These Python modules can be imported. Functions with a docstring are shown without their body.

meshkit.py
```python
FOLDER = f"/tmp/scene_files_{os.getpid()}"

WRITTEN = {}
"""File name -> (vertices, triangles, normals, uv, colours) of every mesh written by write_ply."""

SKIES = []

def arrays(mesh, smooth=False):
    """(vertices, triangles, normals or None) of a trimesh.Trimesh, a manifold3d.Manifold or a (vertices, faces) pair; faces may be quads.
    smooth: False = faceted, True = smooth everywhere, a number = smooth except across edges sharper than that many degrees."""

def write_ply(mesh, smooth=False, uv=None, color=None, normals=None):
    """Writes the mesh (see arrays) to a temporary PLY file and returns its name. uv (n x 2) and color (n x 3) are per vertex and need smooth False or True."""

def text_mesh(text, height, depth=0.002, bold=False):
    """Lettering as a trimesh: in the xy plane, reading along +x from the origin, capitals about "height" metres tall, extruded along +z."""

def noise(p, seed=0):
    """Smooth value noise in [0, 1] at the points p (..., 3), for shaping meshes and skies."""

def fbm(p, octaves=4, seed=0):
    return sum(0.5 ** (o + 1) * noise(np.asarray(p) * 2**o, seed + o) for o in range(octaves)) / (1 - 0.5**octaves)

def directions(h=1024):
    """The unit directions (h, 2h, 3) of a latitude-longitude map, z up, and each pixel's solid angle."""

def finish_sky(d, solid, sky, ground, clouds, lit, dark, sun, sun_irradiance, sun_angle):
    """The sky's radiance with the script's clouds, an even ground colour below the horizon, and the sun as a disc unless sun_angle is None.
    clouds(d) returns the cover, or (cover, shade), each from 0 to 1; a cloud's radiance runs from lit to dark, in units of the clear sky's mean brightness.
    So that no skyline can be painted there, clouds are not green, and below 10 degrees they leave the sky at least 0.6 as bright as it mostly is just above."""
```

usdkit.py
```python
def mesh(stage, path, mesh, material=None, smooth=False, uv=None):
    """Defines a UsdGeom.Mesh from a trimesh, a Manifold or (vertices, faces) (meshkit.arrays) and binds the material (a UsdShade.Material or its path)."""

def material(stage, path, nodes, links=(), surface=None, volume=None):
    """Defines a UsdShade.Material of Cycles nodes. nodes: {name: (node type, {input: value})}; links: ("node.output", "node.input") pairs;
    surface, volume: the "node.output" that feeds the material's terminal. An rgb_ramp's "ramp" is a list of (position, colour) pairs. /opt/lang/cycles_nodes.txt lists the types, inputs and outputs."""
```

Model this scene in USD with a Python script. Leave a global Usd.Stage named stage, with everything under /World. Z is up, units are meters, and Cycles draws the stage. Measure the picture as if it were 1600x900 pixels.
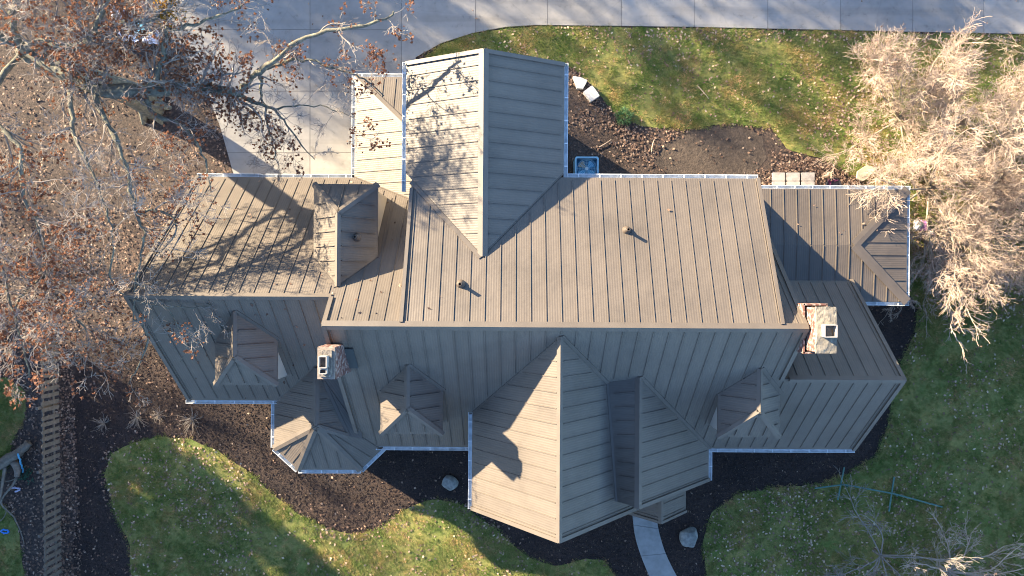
import math
import numpy as np
import trimesh
import shapely
from shapely.geometry import Polygon, box as sbox, LineString
from shapely import affinity
from shapely.ops import unary_union
from pxr import Usd, UsdGeom, UsdLux, UsdShade, Gf, Sdf, Vt
import usdkit
import meshkit

stage = Usd.Stage.CreateInMemory()
UsdGeom.SetStageUpAxis(stage, "Z")
UsdGeom.SetStageMetersPerUnit(stage, 1.0)
UsdGeom.Xform.Define(stage, "/World")
UsdGeom.Scope.Define(stage, "/World/Looks")

# ------------------------------------------------------------------ camera, sky, sun, exposure
CAM_H = 27.4                      # height of the drone above the lawn
ROLL = 0.0061
cam = UsdGeom.Camera.Define(stage, "/World/camera")
cam.AddTranslateOp().Set((0, 0, CAM_H))
cam.AddRotateZOp().Set(math.degrees(ROLL))
cam.CreateHorizontalApertureAttr(36.0)
cam.CreateFocalLengthAttr(24.0)
cam.CreateClippingRangeAttr((0.1, 2000.0))
cam.CreateExposureAttr(2.75)
F = 1600 * 24.0 / 36.0

SUN_DIR = np.array([-2.75, 1.70, 1.0]); SUN_DIR /= np.linalg.norm(SUN_DIR)   # towards the sun
SUN_EL = math.asin(SUN_DIR[2]); SUN_ROT = math.atan2(SUN_DIR[0], SUN_DIR[1])
sky_mat = usdkit.material(stage, "/World/Looks/sky_light", {
    "sky": ("sky_texture", {"sky_type": "single_scattering", "sun_disc": False, "sun_elevation": SUN_EL, "sun_rotation": SUN_ROT, "altitude": 200.0, "air_density": 1.0, "aerosol_density": 0.8, "ozone_density": 4.0}),
    "bg": ("background_shader", {"strength": 0.078})}, [("sky.color", "bg.color")], surface="bg.background")
dome = UsdLux.DomeLight.Define(stage, "/World/sky")
UsdShade.MaterialBindingAPI.Apply(dome.GetPrim()).Bind(sky_mat)
dome.GetPrim().SetCustomDataByKey("kind", "structure")
sun = UsdLux.DistantLight.Define(stage, "/World/sun")
sun.CreateIntensityAttr(1.25); sun.CreateNormalizeAttr(True) if hasattr(sun, "CreateNormalizeAttr") else None
sun.CreateAngleAttr(0.6); sun.CreateColorAttr((1.0, 0.82, 0.56))
q = Gf.Rotation(Gf.Vec3d(0, 0, 1), Gf.Vec3d(*map(float, SUN_DIR)))
sun.AddTransformOp().Set(Gf.Matrix4d().SetRotate(q))

# ------------------------------------------------------------------ helpers
def P(px, py, z=0.0):
    """The point at height z that the photograph shows at (px, py) of 1600 x 900: turns a measured position into metres."""
    dx, dy = px - 800.0, 450.0 - py
    k = (CAM_H - z) / F
    return np.array([(dx - ROLL * dy) * k, (dy + ROLL * dx) * k, z])

def P2(px, py, z=0.0):
    p = P(px, py, z); return (p[0], p[1])

used = {}
def numbered(parent, name):
    key = (parent, name); n = used.get(key, 0); used[key] = n + 1
    return f"{parent}/{name}" if n == 0 else f"{parent}/{name}_{n:03d}"

def tag(prim, label=None, category=None, group=None, kind=None):
    prim = prim.GetPrim() if hasattr(prim, "GetPrim") else prim
    for k, v in (("label", label), ("category", category), ("group", group), ("kind", kind)):
        if v: prim.SetCustomDataByKey(k, v)
    return prim

def thing(name, label, category, loc=(0, 0, 0), rotz=0.0, group=None, scale=None):
    x = UsdGeom.Xform.Define(stage, numbered("/World", name))
    x.AddTranslateOp().Set(tuple(map(float, loc)))
    if rotz: x.AddRotateZOp().Set(math.degrees(rotz))
    if scale: x.AddScaleOp().Set((scale,) * 3 if np.ndim(scale) == 0 else tuple(scale))
    tag(x, label, category, group)
    return x.GetPrim()

def xf(parent, name):
    return UsdGeom.Xform.Define(stage, numbered(str(parent.GetPath()), name)).GetPrim()

def obj(name, mesh, mat, parent=None, smooth=False, uv=None):
    path = numbered(str(parent.GetPath()) if parent is not None else "/World", name)
    return usdkit.mesh(stage, path, mesh, mat, smooth, uv).GetPrim()

def dup(root, loc, rotz, label, group=None, scale=1.0):
    was = root.GetCustomData()
    base = root.GetName()
    if base[-4:-3] == "_" and base[-3:].isdigit(): base = base[:-4]
    r = UsdGeom.Xform.Define(stage, numbered("/World", base))
    r.GetPrim().GetReferences().AddInternalReference(root.GetPath())
    r.ClearXformOpOrder()
    r.AddTranslateOp(opSuffix="at").Set(tuple(map(float, loc))); r.AddRotateZOp(opSuffix="at").Set(math.degrees(rotz)); r.AddScaleOp(opSuffix="at").Set((scale,) * 3)
    tag(r, label, was["category"], group or was.get("group"))
    r.GetPrim().SetInstanceable(True)
    return r.GetPrim()

cat = trimesh.util.concatenate
def bx(size, at=(0, 0, 0), rot=None):
    m = trimesh.creation.box(size)
    if rot is not None: m.apply_transform(rot)
    m.apply_translation(at); return m

def frame_box(p0, p1, side, up, s0, s1, u0, u1):
    """A box along p0-p1, from s0 to s1 along side and u0 to u1 along up."""
    p0, p1, side, up = map(np.asarray, (p0, p1, side, up))
    v = np.array([p + side * s + up * u for p in (p0, p1) for s, u in ((s0, u0), (s1, u0), (s1, u1), (s0, u1))])
    f = [[0, 1, 2], [0, 2, 3], [4, 6, 5], [4, 7, 6], [0, 4, 5], [0, 5, 1], [1, 5, 6], [1, 6, 2], [2, 6, 7], [2, 7, 3], [3, 7, 4], [3, 4, 0]]
    m = trimesh.Trimesh(v, f, process=False)
    if m.volume < 0: m.invert()
    return m

def tubes(lines):
    """lines: (points n x 3, radii n, sides) -> one (vertices, faces)."""
    V, Fc, base = [], [], 0
    for pts, rad, k in lines:
        pts = np.asarray(pts, float); n = len(pts)
        t = np.gradient(pts, axis=0); t /= np.maximum(np.linalg.norm(t, axis=1, keepdims=True), 1e-9)
        ref = np.array([0.0, 0, 1]) if abs(t[:, 2]).mean() < 0.8 else np.array([1.0, 0, 0])
        a = np.cross(t, ref); a /= np.maximum(np.linalg.norm(a, axis=1, keepdims=True), 1e-9); b = np.cross(t, a)
        ang = np.arange(k) * 2 * math.pi / k
        ring = pts[:, None] + np.asarray(rad)[:, None, None] * (np.cos(ang)[None, :, None] * a[:, None] + np.sin(ang)[None, :, None] * b[:, None])
        V.append(ring.reshape(-1, 3))
        i = np.arange(n - 1)[:, None] * k; j = np.arange(k)[None]; j2 = (j + 1) % k
        A, B, C, D = i + j, i + j2, i + k + j2, i + k + j
        Fc.append(np.stack([A, C, B], -1).reshape(-1, 3) + base); Fc.append(np.stack([A, D, C], -1).reshape(-1, 3) + base)
        if k > 3:
            cap = np.array([[0, q, q + 1] for q in range(1, k - 1)]); Fc.append(cap + base); Fc.append(cap[:, ::-1] + base + (n - 1) * k)
        base += n * k
    return np.vstack(V), np.vstack(Fc)

def rock(rng, size, seed, sub=3, flat=0.0):
    m = trimesh.creation.icosphere(sub)
    v = np.array(m.vertices)
    n = meshkit.fbm(v * 1.1 + 7.3 * seed, 3, seed)[:, None]
    v = v * (0.72 + 0.55 * n)
    for _ in range(7):                                            # broken flat facets
        d = rng.normal(size=3); d /= np.linalg.norm(d); lim = rng.uniform(0.62, 0.85)
        over = np.maximum(v @ d - lim, 0); v = v - over[:, None] * d * 0.9
    v = v * np.asarray(size); v[:, 2] = np.maximum(v[:, 2], -0.35 * size[2])
    return trimesh.Trimesh(v, m.faces, process=False)

# ------------------------------------------------------------------ materials
def M(name, nodes, links, surface="p.BSDF"):
    return usdkit.material(stage, "/World/Looks/" + name, nodes, links, surface=surface)

def noisy(name, ramp, scale=3.0, rough=0.8, detail=6.0, bump=0.0, bscale=None, bdist=0.02, spec=0.5, extra=None, mottle=None):
    """Colour from world-space noise through a ramp, with optional bump and a second, larger mottle."""
    n = {"g": ("geometry", {}), "n": ("noise_texture", {"scale": scale, "detail": detail, "roughness": 0.65}), "r": ("rgb_ramp", {"ramp": ramp}),
         "p": ("principled_bsdf", {"roughness": rough, "specular_ior_level": spec})}
    l = [("g.position", "n.vector"), ("n.fac", "r.fac")]
    col = "r.color"
    if mottle:
        n["n2"] = ("noise_texture", {"scale": mottle[0], "detail": 4.0, "roughness": 0.6}); n["r2"] = ("rgb_ramp", {"ramp": mottle[1]}); n["mx"] = ("mix", {"mix_type": "multiply", "fac": 1.0})
        l += [("g.position", "n2.vector"), ("n2.fac", "r2.fac"), (col, "mx.color1"), ("r2.color", "mx.color2")]; col = "mx.color"
    l.append((col, "p.base_color"))
    if bump:
        n["bn"] = ("noise_texture", {"scale": bscale or scale, "detail": 6.0, "roughness": 0.7}); n["b"] = ("bump", {"strength": bump, "distance": bdist})
        l += [("g.position", "bn.vector"), ("bn.fac", "b.height"), ("b.normal", "p.normal")]
    return M(name, n, l)

def plain(name, col, rough=0.5, metallic=0.0, spec=0.5):
    return M(name, {"p": ("principled_bsdf", {"base_color": col, "roughness": rough, "metallic": metallic, "specular_ior_level": spec})}, [])

def by_random(name, ramp, rough=0.8, trans=0.0, nscale=0.0):
    """Colour that differs from copy to copy."""
    n = {"o": ("object_info", {}), "r": ("rgb_ramp", {"ramp": ramp}), "p": ("principled_bsdf", {"roughness": rough, "specular_ior_level": 0.3})}
    l = [("o.random", "r.fac")]
    col = "r.color"
    if nscale:
        n.update({"g": ("geometry", {}), "n": ("noise_texture", {"scale": nscale, "detail": 5.0}), "r2": ("rgb_ramp", {"ramp": [(0.34, (0.60, 0.82, 0.62)), (0.47, (0.95, 1, 0.9)), (0.6, (1.5, 1.1, 1.3))]}), "mx": ("mix", {"mix_type": "multiply", "fac": 1.0})})
        l += [("g.position", "n.vector"), ("n.fac", "r2.fac"), (col, "mx.color1"), ("r2.color", "mx.color2")]; col = "mx.color"
    l.append((col, "p.base_color"))
    if trans:
        n["t"] = ("translucent_bsdf", {}); n["m"] = ("mix_closure", {"fac": trans}); l += [(col, "t.color"), ("p.BSDF", "m.closure1"), ("t.BSDF", "m.closure2")]
        return M(name, n, l, "m.closure")
    return M(name, n, l)

def island_leaf(name, ramp, trans=0.3):
    n = {"g": ("geometry", {}), "r": ("rgb_ramp", {"ramp": ramp}), "p": ("principled_bsdf", {"roughness": 0.7, "specular_ior_level": 0.3}), "t": ("translucent_bsdf", {}), "m": ("mix_closure", {"fac": trans})}
    return M(name, n, [("g.random_per_island", "r.fac"), ("r.color", "p.base_color"), ("r.color", "t.color"), ("p.BSDF", "m.closure1"), ("t.BSDF", "m.closure2")], "m.closure")

# ribbed, painted steel: the ribs run up each panel (uv.x is metres across the panel)
def metal(name, col, rough):
    return M(name, {
        "uv": ("texture_coordinate", {}), "s": ("separate_xyz", {}), "k": ("math", {"math_type": "multiply", "value2": 2 * math.pi / 0.0745}), "w": ("math", {"math_type": "sine"}),
        "g": ("geometry", {}), "n": ("noise_texture", {"scale": 0.7, "detail": 7.0, "roughness": 0.65}), "nf": ("noise_texture", {"scale": 26.0, "detail": 3.0}),
        "ms": ("mapping", {"scale": (11.0, 0.7, 1.0)}), "ns": ("noise_texture", {"scale": 1.0, "detail": 4.0}), "rs": ("rgb_ramp", {"ramp": [(0.3, (0.93, 0.93, 0.94)), (0.52, (1, 1, 1)), (0.75, (1.05, 1.05, 1.04))]}), "mx": ("mix", {"mix_type": "multiply", "fac": 1.0}),
        "r": ("rgb_ramp", {"ramp": [(0.25, tuple(0.74 * c for c in col)), (0.5, col), (0.78, tuple(1.2 * c for c in col))]}),
        "o": ("object_info", {}), "ov": ("map_range", {"from_min": 0.0, "from_max": 1.0, "to_min": 0.94, "to_max": 1.055}), "h": ("hsv", {}),
        "rr": ("map_range", {"from_min": 0.3, "from_max": 0.7, "to_min": rough - 0.06, "to_max": rough + 0.10}),
        "b1": ("bump", {"strength": 0.18, "distance": 0.006}), "b2": ("bump", {"strength": 0.45, "distance": 0.03}), "n2": ("noise_texture", {"scale": 2.4, "detail": 2.0}),
        "p": ("principled_bsdf", {"specular_ior_level": 0.55})},
        [("uv.UV", "s.vector"), ("s.x", "k.value1"), ("k.value", "w.value1"), ("w.value", "b1.height"), ("g.position", "n2.vector"), ("n2.fac", "b2.height"), ("b2.normal", "b1.normal"), ("b1.normal", "p.normal"),
         ("uv.UV", "ms.vector"), ("ms.vector", "ns.vector"), ("ns.fac", "rs.fac"), ("r.color", "mx.color1"), ("rs.color", "mx.color2"),
         ("g.position", "n.vector"), ("n.fac", "r.fac"), ("mx.color", "h.color"), ("o.random", "ov.value"), ("ov.result", "h.value"), ("h.color", "p.base_color"), ("g.position", "nf.vector"), ("nf.fac", "rr.value"), ("rr.result", "p.roughness")])
ROOF = metal("roof_steel", (0.092, 0.075, 0.061), 0.56)
TRIM = M("roof_trim_steel", {"g": ("geometry", {}), "n": ("noise_texture", {"scale": 2.0, "detail": 4.0}), "r": ("rgb_ramp", {"ramp": [(0.3, (0.082, 0.067, 0.055)), (0.7, (0.101, 0.083, 0.068))]}), "p": ("principled_bsdf", {"roughness": 0.56, "specular_ior_level": 0.55})},
         [("g.position", "n.vector"), ("n.fac", "r.fac"), ("r.color", "p.base_color")])
GUTTER = M("gutter_white", {"g": ("geometry", {}), "n": ("noise_texture", {"scale": 5.0, "detail": 5.0}), "r": ("rgb_ramp", {"ramp": [(0.3, (0.45, 0.47, 0.48)), (0.6, (0.66, 0.68, 0.69))]}), "p": ("principled_bsdf", {"roughness": 0.35})},
           [("g.position", "n.vector"), ("n.fac", "r.fac"), ("r.color", "p.base_color")])
HANGER = plain("hanger_bright", (0.68, 0.69, 0.70), 0.3)
SIDING = noisy("siding", [(0.3, (0.42, 0.38, 0.32)), (0.7, (0.5, 0.46, 0.4))], 1.5, 0.7)
SOFFIT = plain("window_frame_white", (0.75, 0.75, 0.73), 0.5)
GLASS = M("window_glass", {"f": ("fresnel", {"IOR": 1.5}), "t": ("transparent_bsdf", {"color": (0.55, 0.6, 0.62)}), "g": ("glossy_bsdf", {"roughness": 0.02, "color": (1, 1, 1)}), "m": ("mix_closure", {})},
          [("f.fac", "m.fac"), ("t.BSDF", "m.closure1"), ("g.BSDF", "m.closure2")], "m.closure")
DARK = plain("dark_inside", (0.02, 0.02, 0.022), 0.8)
BRICK = by_random("brick_mixed", [(0.0, (0.30, 0.13, 0.10)), (0.5, (0.38, 0.22, 0.18)), (1.0, (0.45, 0.33, 0.28))], 0.85)
BRICK = M("brick_faces", {"g": ("geometry", {}), "n": ("noise_texture", {"scale": 9.0, "detail": 5.0}), "r": ("rgb_ramp", {"ramp": [(0.0, (0.13, 0.06, 0.048)), (0.35, (0.21, 0.10, 0.078)), (0.7, (0.27, 0.15, 0.12)), (1.0, (0.34, 0.25, 0.21))]}),
                          "w": ("rgb_ramp", {"ramp": [(0.48, (0, 0, 0)), (0.66, (1, 1, 1))]}), "mx": ("mix", {"color2": (0.36, 0.30, 0.265)}), "p": ("principled_bsdf", {"roughness": 0.88})},
          [("g.random_per_island", "r.fac"), ("g.position", "n.vector"), ("n.fac", "w.fac"), ("w.color", "mx.fac"), ("r.color", "mx.color1"), ("mx.color", "p.base_color")])
MORTAR = noisy("mortar", [(0.3, (0.16, 0.125, 0.10)), (0.7, (0.30, 0.25, 0.21))], 14, 0.9, bump=0.4, bdist=0.01)
CROWN = noisy("chimney_cement", [(0.25, (0.07, 0.06, 0.05)), (0.5, (0.15, 0.132, 0.112)), (0.75, (0.24, 0.215, 0.185))], 9, 0.9, bump=0.6, bscale=22, bdist=0.02)
CROWN2 = noisy("chimney_cement_tan", [(0.25, (0.10, 0.088, 0.07)), (0.5, (0.175, 0.155, 0.125)), (0.75, (0.245, 0.22, 0.18))], 9, 0.9, bump=0.6, bscale=22, bdist=0.02)
FLUE = plain("flue_clay", (0.30, 0.275, 0.25), 0.8)
FLUE_IN = noisy("flue_soot", [(0.3, (0.14, 0.085, 0.04)), (0.7, (0.30, 0.2, 0.1))], 10, 0.9)
PIPE = plain("vent_pipe_grey", (0.075, 0.058, 0.046), 0.5)
CONCRETE = M("driveway_concrete", {"g": ("geometry", {}), "n": ("noise_texture", {"scale": 0.55, "detail": 9.0, "roughness": 0.65}), "r": ("rgb_ramp", {"ramp": [(0.2, (0.20, 0.192, 0.182)), (0.5, (0.275, 0.262, 0.246)), (0.8, (0.325, 0.31, 0.292))]}),
    "n2": ("noise_texture", {"scale": 2.7, "detail": 5.0, "roughness": 0.7}), "r2": ("rgb_ramp", {"ramp": [(0.30, (0.70, 0.69, 0.68)), (0.40, (0.93, 0.93, 0.93)), (0.55, (1, 1, 1)), (0.75, (1.06, 1.05, 1.04))]}),
    "ms": ("mapping", {"scale": (0.12, 2.2, 1.0)}), "n3": ("noise_texture", {"scale": 1.0, "detail": 4.0}), "r3": ("rgb_ramp", {"ramp": [(0.34, (0.86, 0.855, 0.85)), (0.5, (1, 1, 1))]}),
    "v": ("voronoi_texture", {"scale": 0.33, "feature": "distance_to_edge"}), "wn": ("noise_texture", {"scale": 1.5, "detail": 6.0}), "wx": ("mix", {"mix_type": "linear_light", "fac": 0.10}), "rc": ("rgb_ramp", {"ramp": [(0.0, (0.55, 0.53, 0.5)), (0.006, (0.8, 0.8, 0.8)), (0.012, (1, 1, 1))]}),
    "o": ("object_info", {}), "ov": ("map_range", {"to_min": 0.92, "to_max": 1.06}), "h": ("hsv", {}), "m1": ("mix", {"mix_type": "multiply", "fac": 1.0}), "m2": ("mix", {"mix_type": "multiply", "fac": 1.0}), "m3": ("mix", {"mix_type": "multiply", "fac": 0.14}),
    "bn": ("noise_texture", {"scale": 35.0, "detail": 5.0}), "b": ("bump", {"strength": 0.25, "distance": 0.006}), "p": ("principled_bsdf", {"roughness": 0.85})},
    [("g.position", "n.vector"), ("n.fac", "r.fac"), ("g.position", "n2.vector"), ("n2.fac", "r2.fac"), ("g.position", "ms.vector"), ("ms.vector", "n3.vector"), ("n3.fac", "r3.fac"), ("g.position", "wn.vector"), ("g.position", "wx.color1"), ("wn.color", "wx.color2"), ("wx.color", "v.vector"), ("v.distance", "rc.fac"),
     ("r.color", "m1.color1"), ("r2.color", "m1.color2"), ("m1.color", "m2.color1"), ("r3.color", "m2.color2"), ("m2.color", "m3.color1"), ("rc.color", "m3.color2"), ("o.random", "ov.value"), ("ov.result", "h.value"), ("m3.color", "h.color"), ("h.color", "p.base_color"), ("g.position", "bn.vector"), ("bn.fac", "b.height"), ("b.normal", "p.normal")])
WALK = noisy("walk_concrete", [(0.2, (0.17, 0.172, 0.165)), (0.5, (0.26, 0.257, 0.245)), (0.8, (0.34, 0.335, 0.32))], 2.6, 0.85, 7.0, bump=0.3, bscale=40, bdist=0.006)
PAVER = noisy("paver_stone", [(0.2, (0.20, 0.18, 0.17)), (0.5, (0.31, 0.285, 0.27)), (0.8, (0.40, 0.38, 0.36))], 5, 0.9, bump=0.4, bscale=30, bdist=0.01)
STONE = noisy("pale_stone", [(0.2, (0.27, 0.265, 0.255)), (0.5, (0.44, 0.43, 0.42)), (0.8, (0.58, 0.57, 0.55))], 12, 0.9, bump=0.6, bscale=28, bdist=0.02)
BOULDER = noisy("boulder_stone", [(0.25, (0.09, 0.10, 0.09)), (0.5, (0.19, 0.195, 0.18)), (0.75, (0.32, 0.32, 0.30))], 5, 0.9, bump=0.6, bscale=18, bdist=0.03)
SOIL = noisy("litter_ground", [(0.2, (0.022, 0.016, 0.014)), (0.45, (0.052, 0.037, 0.031)), (0.62, (0.105, 0.073, 0.058)), (0.8, (0.19, 0.135, 0.105))], 9, 0.95, 10, bump=0.8, bscale=16, bdist=0.06,
             mottle=(0.6, [(0.3, (0.6, 0.6, 0.6)), (0.6, (1, 1, 1))]))
MULCH = noisy("dark_mulch", [(0.25, (0.013, 0.009, 0.010)), (0.5, (0.034, 0.023, 0.020)), (0.7, (0.065, 0.042, 0.032)), (0.85, (0.115, 0.075, 0.054))], 13, 0.95, 10, bump=1.0, bscale=20, bdist=0.06,
              mottle=(0.7, [(0.3, (0.65, 0.65, 0.7)), (0.65, (1.25, 1.15, 1.05))]))
BARE = noisy("bare_soil", [(0.25, (0.03, 0.023, 0.02)), (0.5, (0.06, 0.045, 0.036)), (0.8, (0.11, 0.083, 0.065))], 5, 0.95, 9, bump=0.7, bscale=11, bdist=0.08)
LAWN = noisy("lawn_turf", [(0.2, (0.09, 0.112, 0.028)), (0.5, (0.16, 0.175, 0.046)), (0.8, (0.26, 0.225, 0.09))], 7, 0.95, 9, bump=0.8, bscale=24, bdist=0.05,
             mottle=(0.9, [(0.3, (0.72, 0.92, 0.68)), (0.5, (1.05, 1.0, 1.0)), (0.7, (1.7, 1.35, 1.35))]))
GRASS = by_random("grass_blades", [(0.0, (0.12, 0.18, 0.036)), (0.4, (0.165, 0.212, 0.055)), (0.75, (0.235, 0.235, 0.082)), (1.0, (0.42, 0.33, 0.15))], 0.6, 0.25, 0.8)
LITTER = by_random("fallen_leaf", [(0.0, (0.11, 0.065, 0.042)), (0.3, (0.20, 0.125, 0.085)), (0.6, (0.32, 0.215, 0.155)), (0.85, (0.46, 0.33, 0.23)), (1.0, (0.60, 0.47, 0.32))], 0.75)
CHIP = by_random("mulch_chip", [(0.0, (0.012, 0.009, 0.009)), (0.55, (0.035, 0.024, 0.02)), (0.93, (0.065, 0.045, 0.034)), (1.0, (0.22, 0.16, 0.11))], 0.9)
LITTER2 = by_random("litter_leaf", [(0.0, (0.07, 0.042, 0.03)), (0.4, (0.145, 0.088, 0.062)), (0.75, (0.20, 0.13, 0.095)), (0.95, (0.29, 0.20, 0.145)), (1.0, (0.40, 0.30, 0.22))], 0.8)
BARK = noisy("oak_bark", [(0.25, (0.055, 0.052, 0.042)), (0.5, (0.12, 0.115, 0.088)), (0.75, (0.24, 0.23, 0.16))], 7, 0.95, 8, bump=0.9, bscale=14, bdist=0.04)
TWIG = noisy("oak_twig", [(0.3, (0.12, 0.098, 0.085)), (0.6, (0.26, 0.22, 0.19))], 3, 0.85)
TAN = noisy("tan_twig", [(0.3, (0.275, 0.205, 0.155)), (0.6, (0.43, 0.335, 0.26))], 2, 0.85)
TANBARK = noisy("tan_bark", [(0.3, (0.17, 0.145, 0.10)), (0.6, (0.32, 0.28, 0.20))], 4, 0.9, bump=0.5, bdist=0.02)
GREYTWIG = noisy("grey_twig", [(0.3, (0.15, 0.13, 0.11)), (0.6, (0.27, 0.235, 0.20))], 3, 0.9)
OAKLEAF = island_leaf("oak_leaf", [(0.0, (0.22, 0.10, 0.055)), (0.35, (0.38, 0.195, 0.09)), (0.7, (0.52, 0.30, 0.145)), (0.93, (0.58, 0.40, 0.24)), (1.0, (0.70, 0.36, 0.07))])
TANLEAF = island_leaf("dry_leaf", [(0.0, (0.22, 0.145, 0.105)), (0.5, (0.34, 0.24, 0.18)), (1.0, (0.46, 0.36, 0.275))])
YELLOWLEAF = island_leaf("yellow_leaf", [(0.0, (0.45, 0.25, 0.03)), (1.0, (0.65, 0.42, 0.05))])
NEEDLE = island_leaf("conifer_needle", [(0.0, (0.02, 0.04, 0.018)), (1.0, (0.05, 0.08, 0.03))], 0.1)
SHRUBLEAF = island_leaf("shrub_leaf", [(0.0, (0.09, 0.19, 0.085)), (1.0, (0.22, 0.36, 0.19))], 0.2)
FENCE = noisy("weathered_wood", [(0.3, (0.085, 0.075, 0.062)), (0.6, (0.14, 0.122, 0.10)), (0.8, (0.20, 0.18, 0.15))], 6, 0.9, bump=0.4, bdist=0.01)

# ------------------------------------------------------------------ ground, beds, lawns, paving
def sheet(name, poly, z, mat, parent=None, thick=None, chamfer=0.0):
    """A flat polygon (or a slab of that thickness) as a mesh."""
    polys = list(getattr(poly, "geoms", [poly]))
    ms = []
    for g in polys:
        if g.is_empty or g.area < 1e-4: continue
        if thick:
            m = trimesh.creation.extrude_polygon(g, thick, engine="earcut"); m.apply_translation((0, 0, z - thick))
        else:
            v, f = trimesh.creation.triangulate_polygon(g, engine="earcut")
            m = trimesh.Trimesh(np.column_stack([v, np.full(len(v), z)]), f, process=False)
            if m.face_normals[:, 2].sum() < 0: m.invert()
        ms.append(m)
    return obj(name, cat(ms), mat, parent)

def wavy(pts, amp=0.05, step=0.25, seed=0, closed=True):
    """A drawn outline with an uneven edge, in metres."""
    ring = LineString(list(pts) + ([pts[0]] if closed else []))
    n = max(int(ring.length / step), 8)
    out = np.array([ring.interpolate(i * ring.length / n).coords[0] for i in range(n)])
    nz = meshkit.fbm(np.column_stack([out * 1.7, np.full(len(out), seed * 3.1)]), 3, seed) - 0.5
    nz2 = meshkit.fbm(np.column_stack([out * 1.7 + 50, np.full(len(out), seed * 3.1)]), 3, seed + 9) - 0.5
    return Polygon(out + 2.5 * amp * np.column_stack([nz, nz2])).buffer(0)

px_poly = lambda pts: [P2(*p) for p in pts]

ground = obj("ground", trimesh.Trimesh([(-220, -220, 0), (220, -220, 0), (220, 220, 0), (-220, 220, 0)], [[0, 1, 2], [0, 2, 3]]), SOIL); tag(ground, kind="structure")

drive_pts = [(235, -110), (250, 0), (265, 60), (300, 95), (318, 130), (345, 200), (366, 275), (368, 330), (650, 330), (650, 90), (690, 68), (740, 52), (790, 43), (835, 40), (900, 40.5), (1085, 43), (1200, 45.5), (1400, 50), (1600, 54), (2000, 60), (2000, -110)]
drive_poly = Polygon(px_poly(drive_pts)).buffer(0)
top_lawn = wavy(px_poly([(640, 110), (690, 69), (740, 53), (790, 44), (835, 41), (900, 41.5), (1085, 44), (1200, 46.5), (1400, 51), (1600, 55), (2000, 61), (2000, 1000), (1108, 1000), (1104, 900), (1098, 850), (1112, 800), (1150, 772), (1200, 763), (1270, 757), (1320, 742), (1368, 712), (1385, 670), (1392, 625), (1405, 570), (1430, 520), (1432, 478), (1410, 440), (1420, 350), (1380, 300), (1290, 250), (1230, 232), (1205, 202), (1150, 192), (1080, 200), (1000, 198), (960, 178), (930, 140), (895, 105), (850, 95)]), 0.07, seed=1)
top_lawn = top_lawn.difference(drive_poly.buffer(0.01))
left_lawn = wavy(px_poly([(208, 960), (203, 850), (180, 800), (164, 745), (172, 708), (212, 689), (255, 682), (300, 687), (340, 704), (385, 735), (430, 776), (470, 806), (510, 826), (550, 835), (590, 829), (615, 811), (640, 791), (680, 779), (720, 788), (760, 815), (800, 850), (830, 873), (870, 885), (915, 872), (945, 876), (962, 900), (975, 960)]), 0.06, seed=2)
far_lawn = wavy(px_poly([(-60, 600), (12, 590), (40, 610), (42, 650), (20, 690), (10, 740), (-60, 780)]), 0.07, seed=3)
far_lawn2 = wavy(px_poly([(-60, 790), (10, 790), (30, 830), (34, 870), (50, 960), (-60, 960)]), 0.07, seed=4)
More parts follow.
